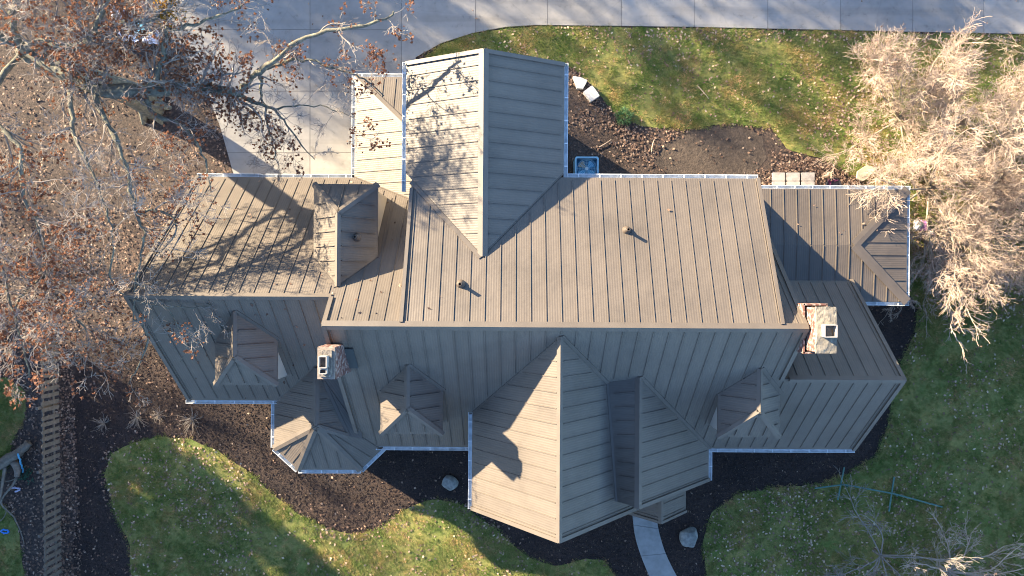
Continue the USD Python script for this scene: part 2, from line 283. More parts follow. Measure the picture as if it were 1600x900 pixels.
bed_poly = wavy(px_poly([(116, 640), (120, 560), (150, 535), (215, 525), (300, 560), (600, 560), (1110, 640), (1400, 460), (1440, 478), (1436, 525), (1408, 575), (1395, 630), (1390, 675), (1370, 718), (1322, 748), (1270, 762), (1200, 768), (1150, 778), (1114, 806), (1102, 852), (1108, 960), (200, 960), (130, 960), (112, 860), (122, 800), (118, 720)]), 0.06, seed=5)
ac_bed = wavy(px_poly([(880, 100), (905, 112), (935, 140), (962, 180), (1000, 200), (1080, 203), (1150, 195), (1205, 205), (1212, 250), (1200, 300), (880, 300)]), 0.08, seed=6)
bare_patch = wavy(px_poly([(1020, 255), (1040, 225), (1085, 200), (1150, 195), (1190, 212), (1198, 250), (1170, 275), (1100, 272), (1050, 275)]), 0.08, seed=7)
litter_right = wavy(px_poly([(1205, 235), (1290, 252), (1380, 302), (1422, 350), (1412, 440), (1300, 440), (1200, 300)]), 0.1, seed=8)
for nm, poly, z, mat in (("mulch_bed", bed_poly.difference(left_lawn), 0.012, MULCH), ("flower_bed", ac_bed, 0.008, SOIL), ("bare_soil", bare_patch, 0.016, BARE),
                         ("lawn", top_lawn, 0.02, LAWN), ("lawn", left_lawn, 0.02, LAWN), ("lawn", far_lawn, 0.02, LAWN), ("lawn", far_lawn2, 0.02, LAWN)):
    tag(sheet(nm, poly, z, mat), kind="structure")

# driveway: joints measured on the picture, each slab a piece of its own
drv = UsdGeom.Xform.Define(stage, "/World/driveway").GetPrim(); tag(drv, kind="structure")
sheet("joint_bed", drive_poly.buffer(-0.03), 0.047, plain("joint_grey", (0.13, 0.125, 0.12), .9), drv)
xj = [-200, 120, 245, 343, 485, 628, 743, 855, 971, 1085, 1199, 1312, 1425, 1536, 1650, 1765, 1880, 2100]
for i in range(len(xj) - 1):
    ys = [-200, -48, 47, 143, 239, 400] if xj[i] < 600 else [-200, -62, 400]
    for j in range(len(ys) - 1):
        cell = Polygon(px_poly([(xj[i], ys[j]), (xj[i + 1], ys[j]), (xj[i + 1], ys[j + 1]), (xj[i], ys[j + 1])]))
        g = drive_poly.intersection(cell).buffer(-0.010, join_style=2)
        g = max(getattr(g, "geoms", [g]), key=lambda q: q.area)
        if g.area < 0.15: continue
        sheet("slab", g.simplify(0.005), 0.055, CONCRETE, drv, 0.06)

# garden path: three curved slabs
walk = UsdGeom.Xform.Define(stage, "/World/path").GetPrim(); tag(walk, kind="structure")
def spl(pts, n):
    pts = np.array(pts, float); t = np.linspace(0, 1, len(pts)); from scipy.interpolate import CubicSpline
    return CubicSpline(t, pts)(np.linspace(0, 1, n))
wl = spl([(983, 770), (988, 808), (992, 838), (1001, 868), (1014, 900), (1034, 945)], 41)
wr = spl([(1022, 780), (1027, 817), (1031.5, 838), (1040, 864), (1055, 895), (1078, 938)], 41)
for a, b in ((0, 11), (11, 24), (24, 40)):
    ring = list(wl[a:b + 1]) + list(wr[a:b + 1][::-1])
    g = Polygon(px_poly(ring)).buffer(0).buffer(-0.007, join_style=2)
    sheet("slab", g, 0.06, WALK, walk, 0.07)
walk_poly = Polygon(px_poly(list(wl) + list(wr[::-1]))).buffer(0)

# ------------------------------------------------------------------ the house: roof planes as (c, gx, gy): z = c + gx x + gy y
RZ, RY, ST, SHS = 7.84, -1.105, 1.07, 0.457
pl_MF = (RZ - ST * RY, 0, ST); pl_BK = (RZ + ST * RY, 0, -ST); pl_SH = (RZ + SHS * RY + 0.035, 0, -SHS)
LZ, LY = 6.976, -0.297
pl_LF = (LZ - ST * LY, 0, ST)
QZ, QY = 6.02, -2.806
pl_RB = (QZ + ST * QY, 0, -ST)
GZ, GX, GS = 6.94, -0.888, 0.49
pl_GL = (GZ - GS * GX, GS, 0); pl_GR = (GZ + GS * GX, -GS, 0)
pl_TL = (2.35 + 0.45 * 5.8, 0.45, 0); pl_TT = (2.35 + 0.45 * 7.72, 0, -0.45)
pl_PT = (2.6 + 0.07 * 3.67, 0, -0.07); pl_PR = (2.6 + 0.073 * 14.34, -0.073, 0); pl_PS = (2.6 + 0.07 * 0.42, 0, 0.07)
FZ, FX, FS = 7.52, 1.416, 1.075
pl_FL = (FZ - FS * FX, FS, 0); pl_FR = (FZ + FS * FX, -FS, 0)
DZ, DX, DS = 6.07, 3.99, 1.02
pl_DR = (DZ + DS * DX, -DS, 0)
EZ, EX, ES = 3.75, 5.21, 1.06
pl_EL = (EZ - ES * EX, ES, 0); pl_ER = (EZ + ES * EX, -ES, 0)
BX_, BYa, BZ, BS = -6.57, -4.68, 4.45, 0.85
pl_BW = (BZ - BS * BX_, BS, 0); pl_BE = (BZ + BS * BX_, -BS, 0)
def pl3(a, b, c):
    n = np.cross(np.subtract(b, a), np.subtract(c, a)); return (float(np.dot(n, a) / n[2]), -n[0] / n[2], -n[1] / n[2])
apex = (BX_, BYa, BZ); b1, b2, b3, b4 = (-8.55, -5.83, 2.76), (-7.69, -6.61, 2.76), (-5.43, -6.60, 2.76), (-4.61, -5.80, 2.76)
pl_SW, pl_S, pl_SE = pl3(apex, b1, b2), pl3(apex, b2, b3), pl3(apex, b3, b4)
cA, cB = (-6.387, -3.23, 4.29), (-5.68, -5.17, 3.69)
pl_CR = pl3(cA, cB, (-5.3, -2.9, 4.21))
zat = lambda pl, x, y: pl[0] + pl[1] * x + pl[2] * y
at3 = lambda pl, x, y: np.array([x, y, zat(pl, x, y)])
normal = lambda pl: np.array([-pl[1], -pl[2], 1.0]) / math.sqrt(1 + pl[1] ** 2 + pl[2] ** 2)
def above(poly, pa, pb):
    """The part of a plan polygon where plane pa is at or above plane pb."""
    c, gx, gy = (pa[i] - pb[i] for i in range(3))
    g = np.array([gx, gy]); L = np.linalg.norm(g)
    if L < 1e-9: return poly
    g /= L; o = -c / L * g; t = np.array([-g[1], g[0]]); R = 200
    half = Polygon([o + t * R, o - t * R, o - t * R + g * R, o + t * R + g * R])
    return poly.intersection(half)

house = thing("house", "large house with brown ribbed metal roofs, dormers, white gutters and two brick chimneys", "house")
wall_plans = []

def panels(part, poly, pl, phase=0.0, spacing=0.4455, name="roof_panel", seam=0.023, gap=0.09, walls=True, mat=None):
    """Standing seam panels covering a plan polygon on a roof plane; each is a mesh with its seam along one edge."""
    if walls: wall_plans.append((poly, pl))
    g = np.array([pl[1], pl[2]]); L = np.linalg.norm(g); g = g / L
    t = np.array([g[1], -g[0]])
    if t[np.argmax(abs(t))] < 0: t = -t
    n = normal(pl); t3 = np.array([t[0], t[1], 0.0])
    pts = np.array(poly.exterior.coords) if poly.geom_type == "Polygon" else np.vstack([np.array(q.exterior.coords) for q in poly.geoms])
    a = pts @ t; gb = pts @ g
    k0, k1 = math.floor((a.min() - phase) / spacing), math.ceil((a.max() - phase) / spacing)
    inner = poly.buffer(-gap, join_style=2)
    for k in range(k0, k1):
        a0, a1 = phase + k * spacing, phase + (k + 1) * spacing
        lo, hi = gb.min() - 1, gb.max() + 1
        strip = Polygon([t * a0 + g * lo, t * a1 + g * lo, t * a1 + g * hi, t * a0 + g * hi])
        piece = poly.intersection(strip)
        line = LineString([t * a0 + g * lo, t * a0 + g * hi]).intersection(inner)
        segs = [s for s in getattr(line, "geoms", [line]) if s.geom_type == "LineString" and s.length > 0.12]
        for part_poly in getattr(piece, "geoms", [piece]):
            if part_poly.geom_type != "Polygon" or part_poly.area < 0.004: continue
            v2, f2 = trimesh.creation.triangulate_polygon(part_poly, engine="earcut")
            if len(f2) == 0: continue
            top = trimesh.Trimesh(np.column_stack([v2, [zat(pl, *p) for p in v2]]), f2, process=False)
            if top.face_normals[:, 2].sum() < 0: top.invert()
            ring = np.array(part_poly.exterior.coords)[:-1]; m = len(ring)
            rz = np.array([zat(pl, *p) for p in ring])
            sv = np.vstack([np.column_stack([ring, rz]), np.column_stack([ring, rz - 0.05])])
            i = np.arange(m); j = (i + 1) % m
            ccw = part_poly.exterior.is_ccw
            sf = np.vstack([np.stack([i, j + m, j], 1), np.stack([i, i + m, j + m], 1)])
            if ccw: sf = sf[:, ::-1]
            ms = [top, trimesh.Trimesh(sv, sf, process=False)]
            for s in segs:
                c = np.array(s.coords)
                if s.distance(part_poly) > 0.02: continue
                p0, p1 = at3(pl, *c[0]), at3(pl, *c[-1])
                ms.append(frame_box(p0, p1, t3, n, -0.011, 0.011, 0.0, seam))
            mm = cat(ms)
            uv = np.column_stack([np.array(mm.vertices)[:, :2] @ t - a0, np.array(mm.vertices)[:, 2]])
            obj(name, mm, mat or ROOF, part, uv=uv)

def cap(part, p0, p1, pa, pb, w=0.17, name="ridge_cap", lift=0.052, up=False):
    """Folded sheet along a ridge or hip: one flange on each plane."""
    p0, p1 = np.asarray(p0, float), np.asarray(p1, float)
    ms = []
    ap = (normal(pa) + normal(pb)) * lift / (1 + normal(pa).dot(normal(pb))) if pb is not None else None
    for pl in (pa, pb):
        if pl is None: continue
        n = normal(pl); d = np.cross(n, p1 - p0); d /= np.linalg.norm(d)
        other = pb if pl is pa else pa
        mid = (p0 + p1) / 2 + d * 0.1
        if other is not None and (zat(other, mid[0], mid[1]) < mid[2]) != up: d = -d
        if ap is not None: ms.append(frame_box(p0 + ap, p1 + ap, d, n, 0.0, w, -0.012 if pl is pa else -0.0125, 0.0))
        else: ms.append(frame_box(p0, p1, d, n, -0.0, w, lift - 0.012 - (0.03 if up else 0), lift))
    return obj(name, cat(ms), TRIM, part)

def rake(part, p0, p1, pl, inward, w=0.09, h=0.055, drop=0.2, name="rake_trim"):
    n = normal(pl); p0, p1 = np.asarray(p0, float), np.asarray(p1, float)
    d = np.asarray(inward, float); d = d - n * d.dot(n); d /= np.linalg.norm(d)
    return obj(name, cat([frame_box(p0, p1, d, n, -0.02, w, 0.001, h), frame_box(p0, p1, d, n, -0.035, -0.021, -drop, h)]), TRIM, part)

R = sbox
roof = xf(house, "main_roof"); groof = xf(house, "garage_roof"); froof = xf(house, "front_gable_roof"); broof = xf(house, "bay_roof"); proof = xf(house, "porch_roof"); eroof = xf(house, "entry_roof"); lroof = xf(house, "side_roof")
ph = -3.02
# garage wing
GL = above(R(-3.40, -1, GX, 7.13), pl_GL, pl_SH); GR = above(R(GX, -1, 1.62, 7.13), pl_GR, pl_SH)
panels(groof, GL, pl_GL, 6.71, 0.46); panels(groof, GR, pl_GR, 6.71, 0.46)
gv = (pl_GL[0] + pl_GL[1] * GX - pl_SH[0]) / pl_SH[2]
cap(groof, (GX, 7.15, GZ), (GX, gv, GZ), pl_GL, pl_GR, 0.17)
rake(groof, at3(pl_GL, -3.40, 7.13), at3(pl_GL, GX, 7.13), pl_GL, (0, -1, 0)); rake(groof, at3(pl_GR, 1.62, 7.13), at3(pl_GR, GX, 7.13), pl_GR, (0, -1, 0))
# rear slope of the raised part
SH = R(-3.19, RY + 0.0, 7.78, 3.517).difference(unary_union([GL, GR]).buffer(-0.02))
panels(roof, SH, pl_SH, ph)
rake(roof, at3(pl_SH, -3.19, RY + .1), at3(pl_SH, -3.19, 3.1), pl_SH, (1, 0, 0), w=0.07, drop=0.25); rake(roof, at3(pl_SH, 7.78, RY + .1), at3(pl_SH, 7.78, 3.52), pl_SH, (-1, 0, 0), w=0.07, drop=0.25)
ve = (5.71 - pl_SH[0]) / pl_SH[2]
cap(roof, at3(pl_SH, GX, gv), at3(pl_SH, -3.15, pl_SH[0] and (zat(pl_GL, -3.15, 0) - pl_SH[0]) / pl_SH[2]), pl_SH, None, 0.14, "valley_flashing", 0.03, True)
cap(roof, at3(pl_SH, GX, gv), at3(pl_SH, 1.62, (zat(pl_GR, 1.62, 0) - pl_SH[0]) / pl_SH[2]), pl_SH, None, 0.14, "valley_flashing", 0.03, True)
# lower roof beside the garage
TLp = R(-5.8, 2.0, -2.95, 7.72); TL = above(above(TLp, pl_TL, pl_BK), pl_TT, pl_TL); TT = above(R(-5.8, 4.5, -2.95, 7.72), pl_TL, pl_TT)
panels(lroof, TL, pl_TL, 6.0, 0.45); panels(lroof, TT, pl_TT, -5.2, 0.45)
cap(lroof, (-5.8, 7.72, 2.35), at3(pl_TL, -5.8 + 2.4, 7.72 - 2.4), pl_TL, pl_TT, 0.15, "hip_cap")
# steep rear slope, left wing and strips beside the raised part
side = unary_union([TL]).buffer(-0.02)
BKl = unary_union([R(-11.57, LY, -5.42, 4.01), R(-5.42, RY, -3.12, 4.01)]).difference(side)
panels(roof, BKl, pl_BK, -10.96, 0.4535); panels(roof, R(7.72, RY, 8.48, 3.8), pl_BK, 7.80, 0.4455)
cap(roof, at3(pl_BK, -5.8, 4.01), at3(pl_BK, -3.63, 3.09), pl_BK, None, 0.13, "valley_flashing", 0.03, True)
rake(roof, at3(pl_BK, 8.48, RY), at3(pl_BK, 8.48, 3.8), pl_BK, (-1, 0, 0)); rake(roof, at3(pl_BK, -11.57, LY), at3(pl_BK, -11.57, 4.01), pl_BK, (1, 0, 0))
rake(roof, at3(pl_BK, -5.42, RY), at3(pl_BK, -5.42, LY - .02), pl_BK, (1, 0, 0))
# gables in front
FLp = above(R(-1.30, -7.38, FX, 0), pl_FL, pl_MF)
Pq, Qq = np.array([3.02, -2.92]), np.array([3.404, -6.85])
FRp = above(Polygon([(FX, 0), (3.02, 0), Pq, Qq, (4.2, -6.86), (4.2, -7.38), (FX, -7.38)]), pl_FR, pl_MF)
DRp = above(R(DX, -6.85, 7.1, -1), pl_DR, pl_MF)
panels(froof, FLp, pl_FL, -7.2, 0.46); panels(froof, FRp, pl_FR, -7.2, 0.46); panels(froof, DRp, pl_DR, -6.7, 0.46)
fv = (FZ - pl_MF[0]) / ST; dv = (DZ - pl_MF[0]) / ST
cap(froof, (FX, -7.40, FZ), (FX, fv, FZ), pl_FL, pl_FR, 0.14)
# narrow slope between the two front gables, twisted as it runs down
kk = 9
for i in range(kk):
    s0, s1 = i / kk, (i + 1) / kk
    top = [np.array([DX, dv + (-6.85 - dv) * s, DZ]) for s in (s0, s1)]
    lo = [at3(pl_FR, *(Pq + (Qq - Pq) * s)) + (0, 0, 0.02) for s in (s0, s1)]
    q = np.array([top[0], top[1], lo[1], lo[0]])
    m = trimesh.Trimesh(np.vstack([q, q - (0, 0, .05)]), [[0, 2, 1], [0, 3, 2], [2, 3, 7], [2, 7, 6], [0, 1, 5], [0, 5, 4]], process=False)
    if m.face_normals[0][2] < 0: m.invert()
    ms = [m]
    if i: ms.append(frame_box(top[0] * .85 + lo[0] * .15, lo[0] * .8 + top[0] * .2, (0, 1, 0), (0, 0, 1), -0.014, 0.014, 0, 0.04))
    m = cat(ms); v = np.array(m.vertices)
    obj("roof_panel", m, ROOF, froof, uv=np.column_stack([-v[:, 1], v[:, 0]]))
pl_DLtop = pl3((DX, dv, DZ), (DX, -6.85, DZ), (3.30, -4.9, 5.52))
cap(froof, (DX, -6.87, DZ), (DX, dv, DZ), pl_DLtop, pl_DR, 0.16)
obj("valley_flashing", frame_box(at3(pl_FR, *Pq), at3(pl_FR, *Qq), (1, 0, 0), (0, 0, 1), -0.03, 0.05, 0.0, 0.05), TRIM, froof)
rake(froof, at3(pl_FL, -1.30, -7.38), at3(pl_FL, FX, -7.38), pl_FL, (0, 1, 0)); rake(froof, at3(pl_FR, 4.2, -7.38), at3(pl_FR, FX, -7.38), pl_FR, (0, 1, 0)); rake(froof, at3(pl_DR, 7.1, -6.85), at3(pl_DR, DX, -6.85), pl_DR, (0, 1, 0))
# entry porch gable
ELp, ERp = R(4.03, -8.10, EX, -6.5), R(EX, -8.10, 6.39, -6.5)
panels(eroof, ELp, pl_EL, -7.95, 0.46); panels(eroof, ERp, pl_ER, -7.95, 0.46)
cap(eroof, (EX, -8.12, EZ), (EX, -6.6, EZ), pl_EL, pl_ER, 0.13)
rake(eroof, at3(pl_EL, 4.03, -8.10), at3(pl_EL, EX, -8.10), pl_EL, (0, 1, 0), 0.06); rake(eroof, at3(pl_ER, 6.39, -8.10), at3(pl_ER, EX, -8.10), pl_ER, (0, 1, 0), 0.06)
# main front slope, running on into the lower right wing
MF = Polygon([(-5.42, RY), (8.48, RY), (8.48, QY), (12.32, QY), (12.32, -5.72), (-5.1, -5.72), (-5.36, -5.5)])
MF = MF.difference(unary_union([FLp, FRp, DRp, Polygon([Pq, Qq, (DX, -6.85), (DX, dv)])]).buffer(0.01).buffer(-0.04))
MF = max(getattr(MF, "geoms", [MF]), key=lambda q: q.area) if MF.geom_type == "Polygon" else MF
panels(roof, MF, pl_MF, ph)
cap(roof, (-5.44, RY, RZ), (8.50, RY, RZ), pl_SH, pl_MF, 0.17)
for x, y0, y1, inw in ((-5.42, RY, -5.6, 1), (8.48, RY, QY, -1), (12.32, QY, -5.72, -1)):
    rake(roof, at3(pl_MF, x, y0), at3(pl_MF, x, y1), pl_MF, (inw, 0, 0))
for xs, pa in ((FX, pl_FL), (FX, pl_FR), (DX, pl_DR)):
    x1 = -1.30 if pa is pl_FL else (3.0 if pa is pl_FR else 7.1)
    y0, y1 = (zat(pa, xs, 0) - pl_MF[0]) / ST, (zat(pa, x1, 0) - pl_MF[0]) / ST
    cap(roof, at3(pl_MF, xs, y0), at3(pl_MF, x1, y1), pl_MF, None, 0.12, "valley_flashing", 0.03, True)
# lower right wing, rear slope
panels(roof, R(8.30, QY, 12.32, 0.36), pl_RB, ph)
cap(roof, (8.70, QY, QZ), (12.34, QY, QZ), pl_MF, pl_RB, 0.17); rake(roof, at3(pl_RB, 12.32, QY), at3(pl_RB, 12.32, .36), pl_RB, (-1, 0, 0))
# left wing front slope
bay_all = Polygon([b1[:2], b2[:2], b3[:2], b4[:2], (-5.2, -5.2), (-5.2, -2.9), (-6.4, -2.6), (-8.55, -4.3)])
LF = R(-11.57, -4.09, -5.30, LY).difference(above(Polygon([(-8.55, -6), (BX_, -6), (BX_, -1), (-8.55, -1)]), pl_BW, pl_LF).buffer(-0.03)).difference(R(BX_ - .1, -6, -5, -2.95))
panels(roof, LF, pl_LF, -10.96, 0.4535)
cap(roof, (-11.59, LY, LZ), (-5.40, LY, LZ), pl_BK, pl_LF, 0.15); rake(roof, at3(pl_LF, -11.57, LY), at3(pl_LF, -11.57, -4.09), pl_LF, (1, 0, 0))
# bay
BW = above(Polygon([b1[:2], apex[:2], (BX_, -2), (-8.55, -2)]), pl_BW, pl_LF)
panels(broof, BW, pl_BW, -5.5, 0.45); panels(broof, Polygon([apex[:2], b1[:2], b2[:2]]), pl_SW, 0.1, 0.42); panels(broof, Polygon([apex[:2], b2[:2], b3[:2]]), pl_S, -7.5, 0.45)
panels(broof, Polygon([apex[:2], b3[:2], b4[:2], (-4.9, -5.2), cB[:2]]), pl_SE, 0.2, 0.45)
panels(broof, Polygon([apex[:2], cB[:2], cA[:2], (BX_, -2.75)]), pl_BE, -5.5, 0.42); panels(broof, Polygon([cA[:2], cB[:2], (-5.2, -5.3), (-5.2, -2.88), (-6.45, -2.75)]), pl_CR, -5.72, 0.45)
cap(broof, apex, (BX_, -2.72, BZ), pl_BW, pl_BE, 0.15); cap(broof, apex, b1, pl_BW, pl_SW, 0.13, "hip_cap"); cap(broof, apex, b2, pl_SW, pl_S, 0.13, "hip_cap"); cap(broof, apex, b3, pl_S, pl_SE, 0.13, "hip_cap")
cap(broof, apex, cB, pl_SE, pl_BE, 0.10, "hip_cap"); cap(broof, cA, cB, pl_CR, None, 0.1, "valley_flashing", 0.02, True)
# side porch, low hip
my = (3.67 - 0.42) / 2; ax_ = 14.34 - 0.07 * (3.67 - my) / 0.073
PT = Polygon([(8.0, 3.67), (8.0, my), (ax_, my), (14.34, 3.67)]); PS = Polygon([(8.0, -.42), (8.0, my), (ax_, my), (14.34, -.42)]); PR_ = Polygon([(14.34, 3.67), (14.34, -.42), (ax_, my)])
panels(proof, PT, pl_PT, 9.36, 0.47, gap=0.02); panels(proof, PS, pl_PS, 9.36, 0.47, gap=0.02); panels(proof, PR_, pl_PR, -0.1, 0.46)
zc = zat(pl_PT, 0, my)
cap(proof, (ax_ - .04, my, zc), (14.34, 3.67, 2.6), pl_PT, pl_PR, 0.17, "hip_cap"); cap(proof, (ax_ - .04, my, zc), (14.34, -.42, 2.6), pl_PS, pl_PR, 0.17, "hip_cap")

# walls under the roofs
foot = unary_union([p for p, _ in wall_plans]).buffer(0.05).buffer(-0.40, join_style=2)
for poly, pl in wall_plans:
    g = poly.buffer(-0.12, join_style=2).intersection(foot)
    for q in getattr(g, "geoms", [g]):
        if q.geom_type != "Polygon" or q.area < 0.1: continue
        m = trimesh.creation.extrude_polygon(q.simplify(0.01), 1.0, engine="earcut")
        v = np.array(m.vertices); up = v[:, 2] > 0.5
        v[up, 2] = [zat(pl, *p) - 0.11 for p in v[up, :2]]; v[~up, 2] = 0.0
        obj("wall", trimesh.Trimesh(v, m.faces, process=False), SIDING, house)

def window(parent, center, out, w=0.9, h=1.2):
    """A framed window with panes on a wall."""
    out = np.asarray(out, float); side = np.array([-out[1], out[0], 0]); up = np.array([0, 0, 1.0]); c = np.asarray(center, float)
    wx = lambda a, b, u0, u1, d0, d1: frame_box(c + side * a + up * u0, c + side * a + up * u1, side, out, 0, b - a, d0, d1)
    fr = cat([wx(-w / 2 - .07, -w / 2, -h / 2 - .07, h / 2 + .07, 0, .06), wx(w / 2, w / 2 + .07, -h / 2 - .07, h / 2 + .07, 0, .06), wx(-w / 2, w / 2, -h / 2 - .07, -h / 2, 0, .08), wx(-w / 2, w / 2, h / 2, h / 2 + .07, 0, .06), wx(-w / 2, w / 2, -.02, .02, 0, .05)])
    f = obj("window", fr, SOFFIT, parent)
    obj("pane", wx(-w / 2, w / 2, -h / 2, h / 2, .004, .02), GLASS, f)

# dormers
def dormer(xc, zr, ze, hw, pl, sgn, yap, pipe=None):
    """A hipped dormer on the slope pl; sgn = -1 faces the front (-y), +1 the rear."""
    d = xf(house, "dormer")
    s = (zr - ze) / hw
    pL, pRr = (zr - s * xc, s, 0), (zr + s * xc, -s, 0)
    pH = (zr + s * sgn * yap, 0, -s * sgn)
    yf = yap + sgn * hw
    big = R(xc - hw, min(yf, -20 * sgn), xc + hw, max(yf, -20 * sgn))
    L = above(above(R(xc - hw, -20, xc, 20), pL, pl), pH, pL); Rg = above(above(R(xc, -20, xc + hw, 20), pRr, pl), pH, pRr)
    H = above(above(above(R(xc - hw, min(yf, yap), xc + hw, max(yf, yap)), pL, pH), pRr, pH), pH, pl)
    for poly, q, phs in ((L, pL, yap - 0.1), (Rg, pRr, yap - 0.1), (H, pH, xc - 0.02)):
        if not poly.is_empty: panels(d, poly, q, phs, 0.45, walls=False, seam=0.04)
    yr = (zr - pl[0]) / pl[2]; ye = (ze - pl[0]) / pl[2]
    cap(d, (xc, yr, zr), (xc, yap, zr), pL, pRr, 0.13)
    for sx, q in ((-1, pL), (1, pRr)):
        cap(d, (xc, yap, zr), (xc + sx * hw, yf, ze), q, pH, 0.12, "hip_cap")
        cap(d, at3(pl, xc, yr), at3(pl, xc + sx * hw, ye), pl, None, 0.13, "valley_flashing", 0.02, True)
    # box of walls below the eaves
    w = hw - 0.13; y_a, y_b = yf - sgn * 0.13, ye - sgn * 0.3
    q = R(xc - w, min(y_a, y_b), xc + w, max(y_a, y_b)); m = trimesh.creation.extrude_polygon(q, 1.0, engine="earcut"); v = np.array(m.vertices); up = v[:, 2] > .5
    v[up, 2] = ze - 0.045; v[~up, 2] = [zat(pl, *p) - 0.2 for p in v[~up, :2]]
    obj("dormer_wall", trimesh.Trimesh(v, m.faces, process=False), SIDING, d)
    zc_ = (ze - 0.1 + zat(pl, xc, y_a)) / 2
    window(d, (xc, y_a, zc_ + 0.02), (0, sgn, 0), 0.8, max(0.5, (ze - zat(pl, xc, y_a)) - 0.42))
    # flashing where the side walls meet the main slope
    for sx in (-1, 1):
        p0, p1 = at3(pl, xc + sx * w, y_a), at3(pl, xc + sx * w, ye)
        obj("wall_flashing", frame_box(p0, p1, (sx, 0, 0), normal(pl), -0.02, 0.16, 0.0, 0.025), TRIM, d)
    return d
d_back = dormer(-5.31, 6.64, 5.65, 1.02, pl_BK, 1, 2.26)
dormer(-8.52, 6.47, 5.47, 1.0, pl_LF, -1, -2.166)
dormer(-3.20, 6.47, 5.48, 1.0, pl_MF, -1, -3.71)
dormer(7.64, 6.42, 5.42, 1.0, pl_MF, -1, -3.76)

# windows and doors on the walls
for x in (-10.6, -9.4): window(house, (x, -4.09 + .37, 1.5), (0, -1, 0), 0.9, 1.3)
for x in (-4.0, -2.4, 8.6, 10.2, 11.4): window(house, (x, -5.72 + .37, 1.5), (0, -1, 0), 0.9, 1.3)
window(house, (FX, -7.38 + .37, 2.2), (0, -1, 0), 1.6, 1.8)
for x in (3, 5, 6.6): window(house, (x, 3.517 - .35, 4.4), (0, 1, 0), 0.9, 1.2)
dr = obj("door", bx((1.0, .06, 2.1), (5.21, -6.45, 1.1)), plain("door_paint", (0.10, 0.05, 0.035), 0.4), house)
obj("handle", bx((.03, .08, .14), (5.6, -6.52, 1.05)), HANGER, dr)
for x in (4.25, 6.15): obj("porch_post", bx((.14, .14, 2.5), (x, -7.95, 1.25)), SOFFIT, house)
for x in (9.6, 11.6, 14.15): obj("porch_post", bx((.14, .14, 2.45), (x, 3.45, 1.23)), SOFFIT, house)
gd = obj("garage_door", bx((4.2, .06, 2.3), (-.9, 6.8, 1.15)), SOFFIT, house)

# gutters: open troughs with hangers across
def gutter(p0, p1, out, z, w=0.13, h=0.11, step=0.62, ends=True):
    p0, p1 = np.array([*p0, z - 0.03]), np.array([*p1, z - 0.03]); out = np.array([*out, 0.0]); out /= np.linalg.norm(out); up = np.array([0, 0, 1.0])
    d = (p1 - p0) / np.linalg.norm(p1 - p0); L = np.linalg.norm(p1 - p0)
    fb = lambda s0, s1, u0, u1, a=p0, b=p1: frame_box(a, b, out, up, s0, s1, u0, u1)
    ms = [fb(0.005, 0.012, -h, 0), fb(w - 0.018, w, -h, 0.004), fb(0.012, w - 0.018, -h, -h + 0.008)]
    if ends: ms += [fb(0.012, w - .018, -h + .008, -.004, p0, p0 + d * .01), fb(0.012, w - .018, -h + .008, -.004, p1 - d * .01, p1)]
    g = obj("gutter", cat(ms), GUTTER, house)
    n = max(int(L / step), 1)
    for i in range(n):
        a = p0 + d * (i + 0.5) * L / n
        obj("hanger", fb(0.013, w + .002, -0.012, 0.007, a - d * .016, a + d * .016), HANGER, g)
gutter((-11.6, 4.01), (-5.8, 4.01), (0, 1), 2.35); gutter((-5.8, 4.01), (-5.8, 7.72), (-1, 0), 2.35); gutter((-5.93, 7.72), (-2.95, 7.72), (0, 1), 2.35)
gutter((-3.40, 3.05), (-3.40, 7.16), (-1, 0), 5.71); gutter((1.62, 3.52), (1.62, 7.16), (1, 0), 5.71); gutter((1.76, 3.517), (7.80, 3.517), (0, 1), 5.73)
gutter((8.0, 3.67), (14.47, 3.67), (0, 1), 2.6); gutter((14.34, -.42), (14.34, 3.67), (1, 0), 2.6, w=.11); gutter((12.1, -.42), (14.45, -.42), (0, -1), 2.6)
gutter((-11.7, -4.09), (-8.2, -4.09), (0, -1), 2.9); gutter((-8.55, -4.22), (-8.55, b1[1]), (-1, 0), 2.76)
for a, b in ((b1, b2), (b2, b3), (b3, b4)):
    dd = np.subtract(b[:2], a[:2]); gutter(a[:2], b[:2], (dd[1], -dd[0]), 2.76, step=0.55)
gutter((-5.15, -5.72), (-1.30, -5.72), (0, -1), 2.9); gutter((-1.30, -4.16), (-1.30, -7.40), (-1, 0), 4.6)
gutter((7.1, -5.72), (12.36, -5.72), (0, -1), 2.9); gutter((7.1, -6.87), (7.1, -5.86), (1, 0), 2.9); gutter((4.2, -7.40), (4.2, -7.25), (1, 0), 4.53, step=.2)
for x, y, z in ((-5.93, 4.13, 2.2), (1.78, 3.62, 5.5), (7.2, -5.86, 2.75), (-1.42, -5.9, 2.75)):
    obj("downspout", bx((.07, .09, z), (x, y, z / 2)), GUTTER, house)

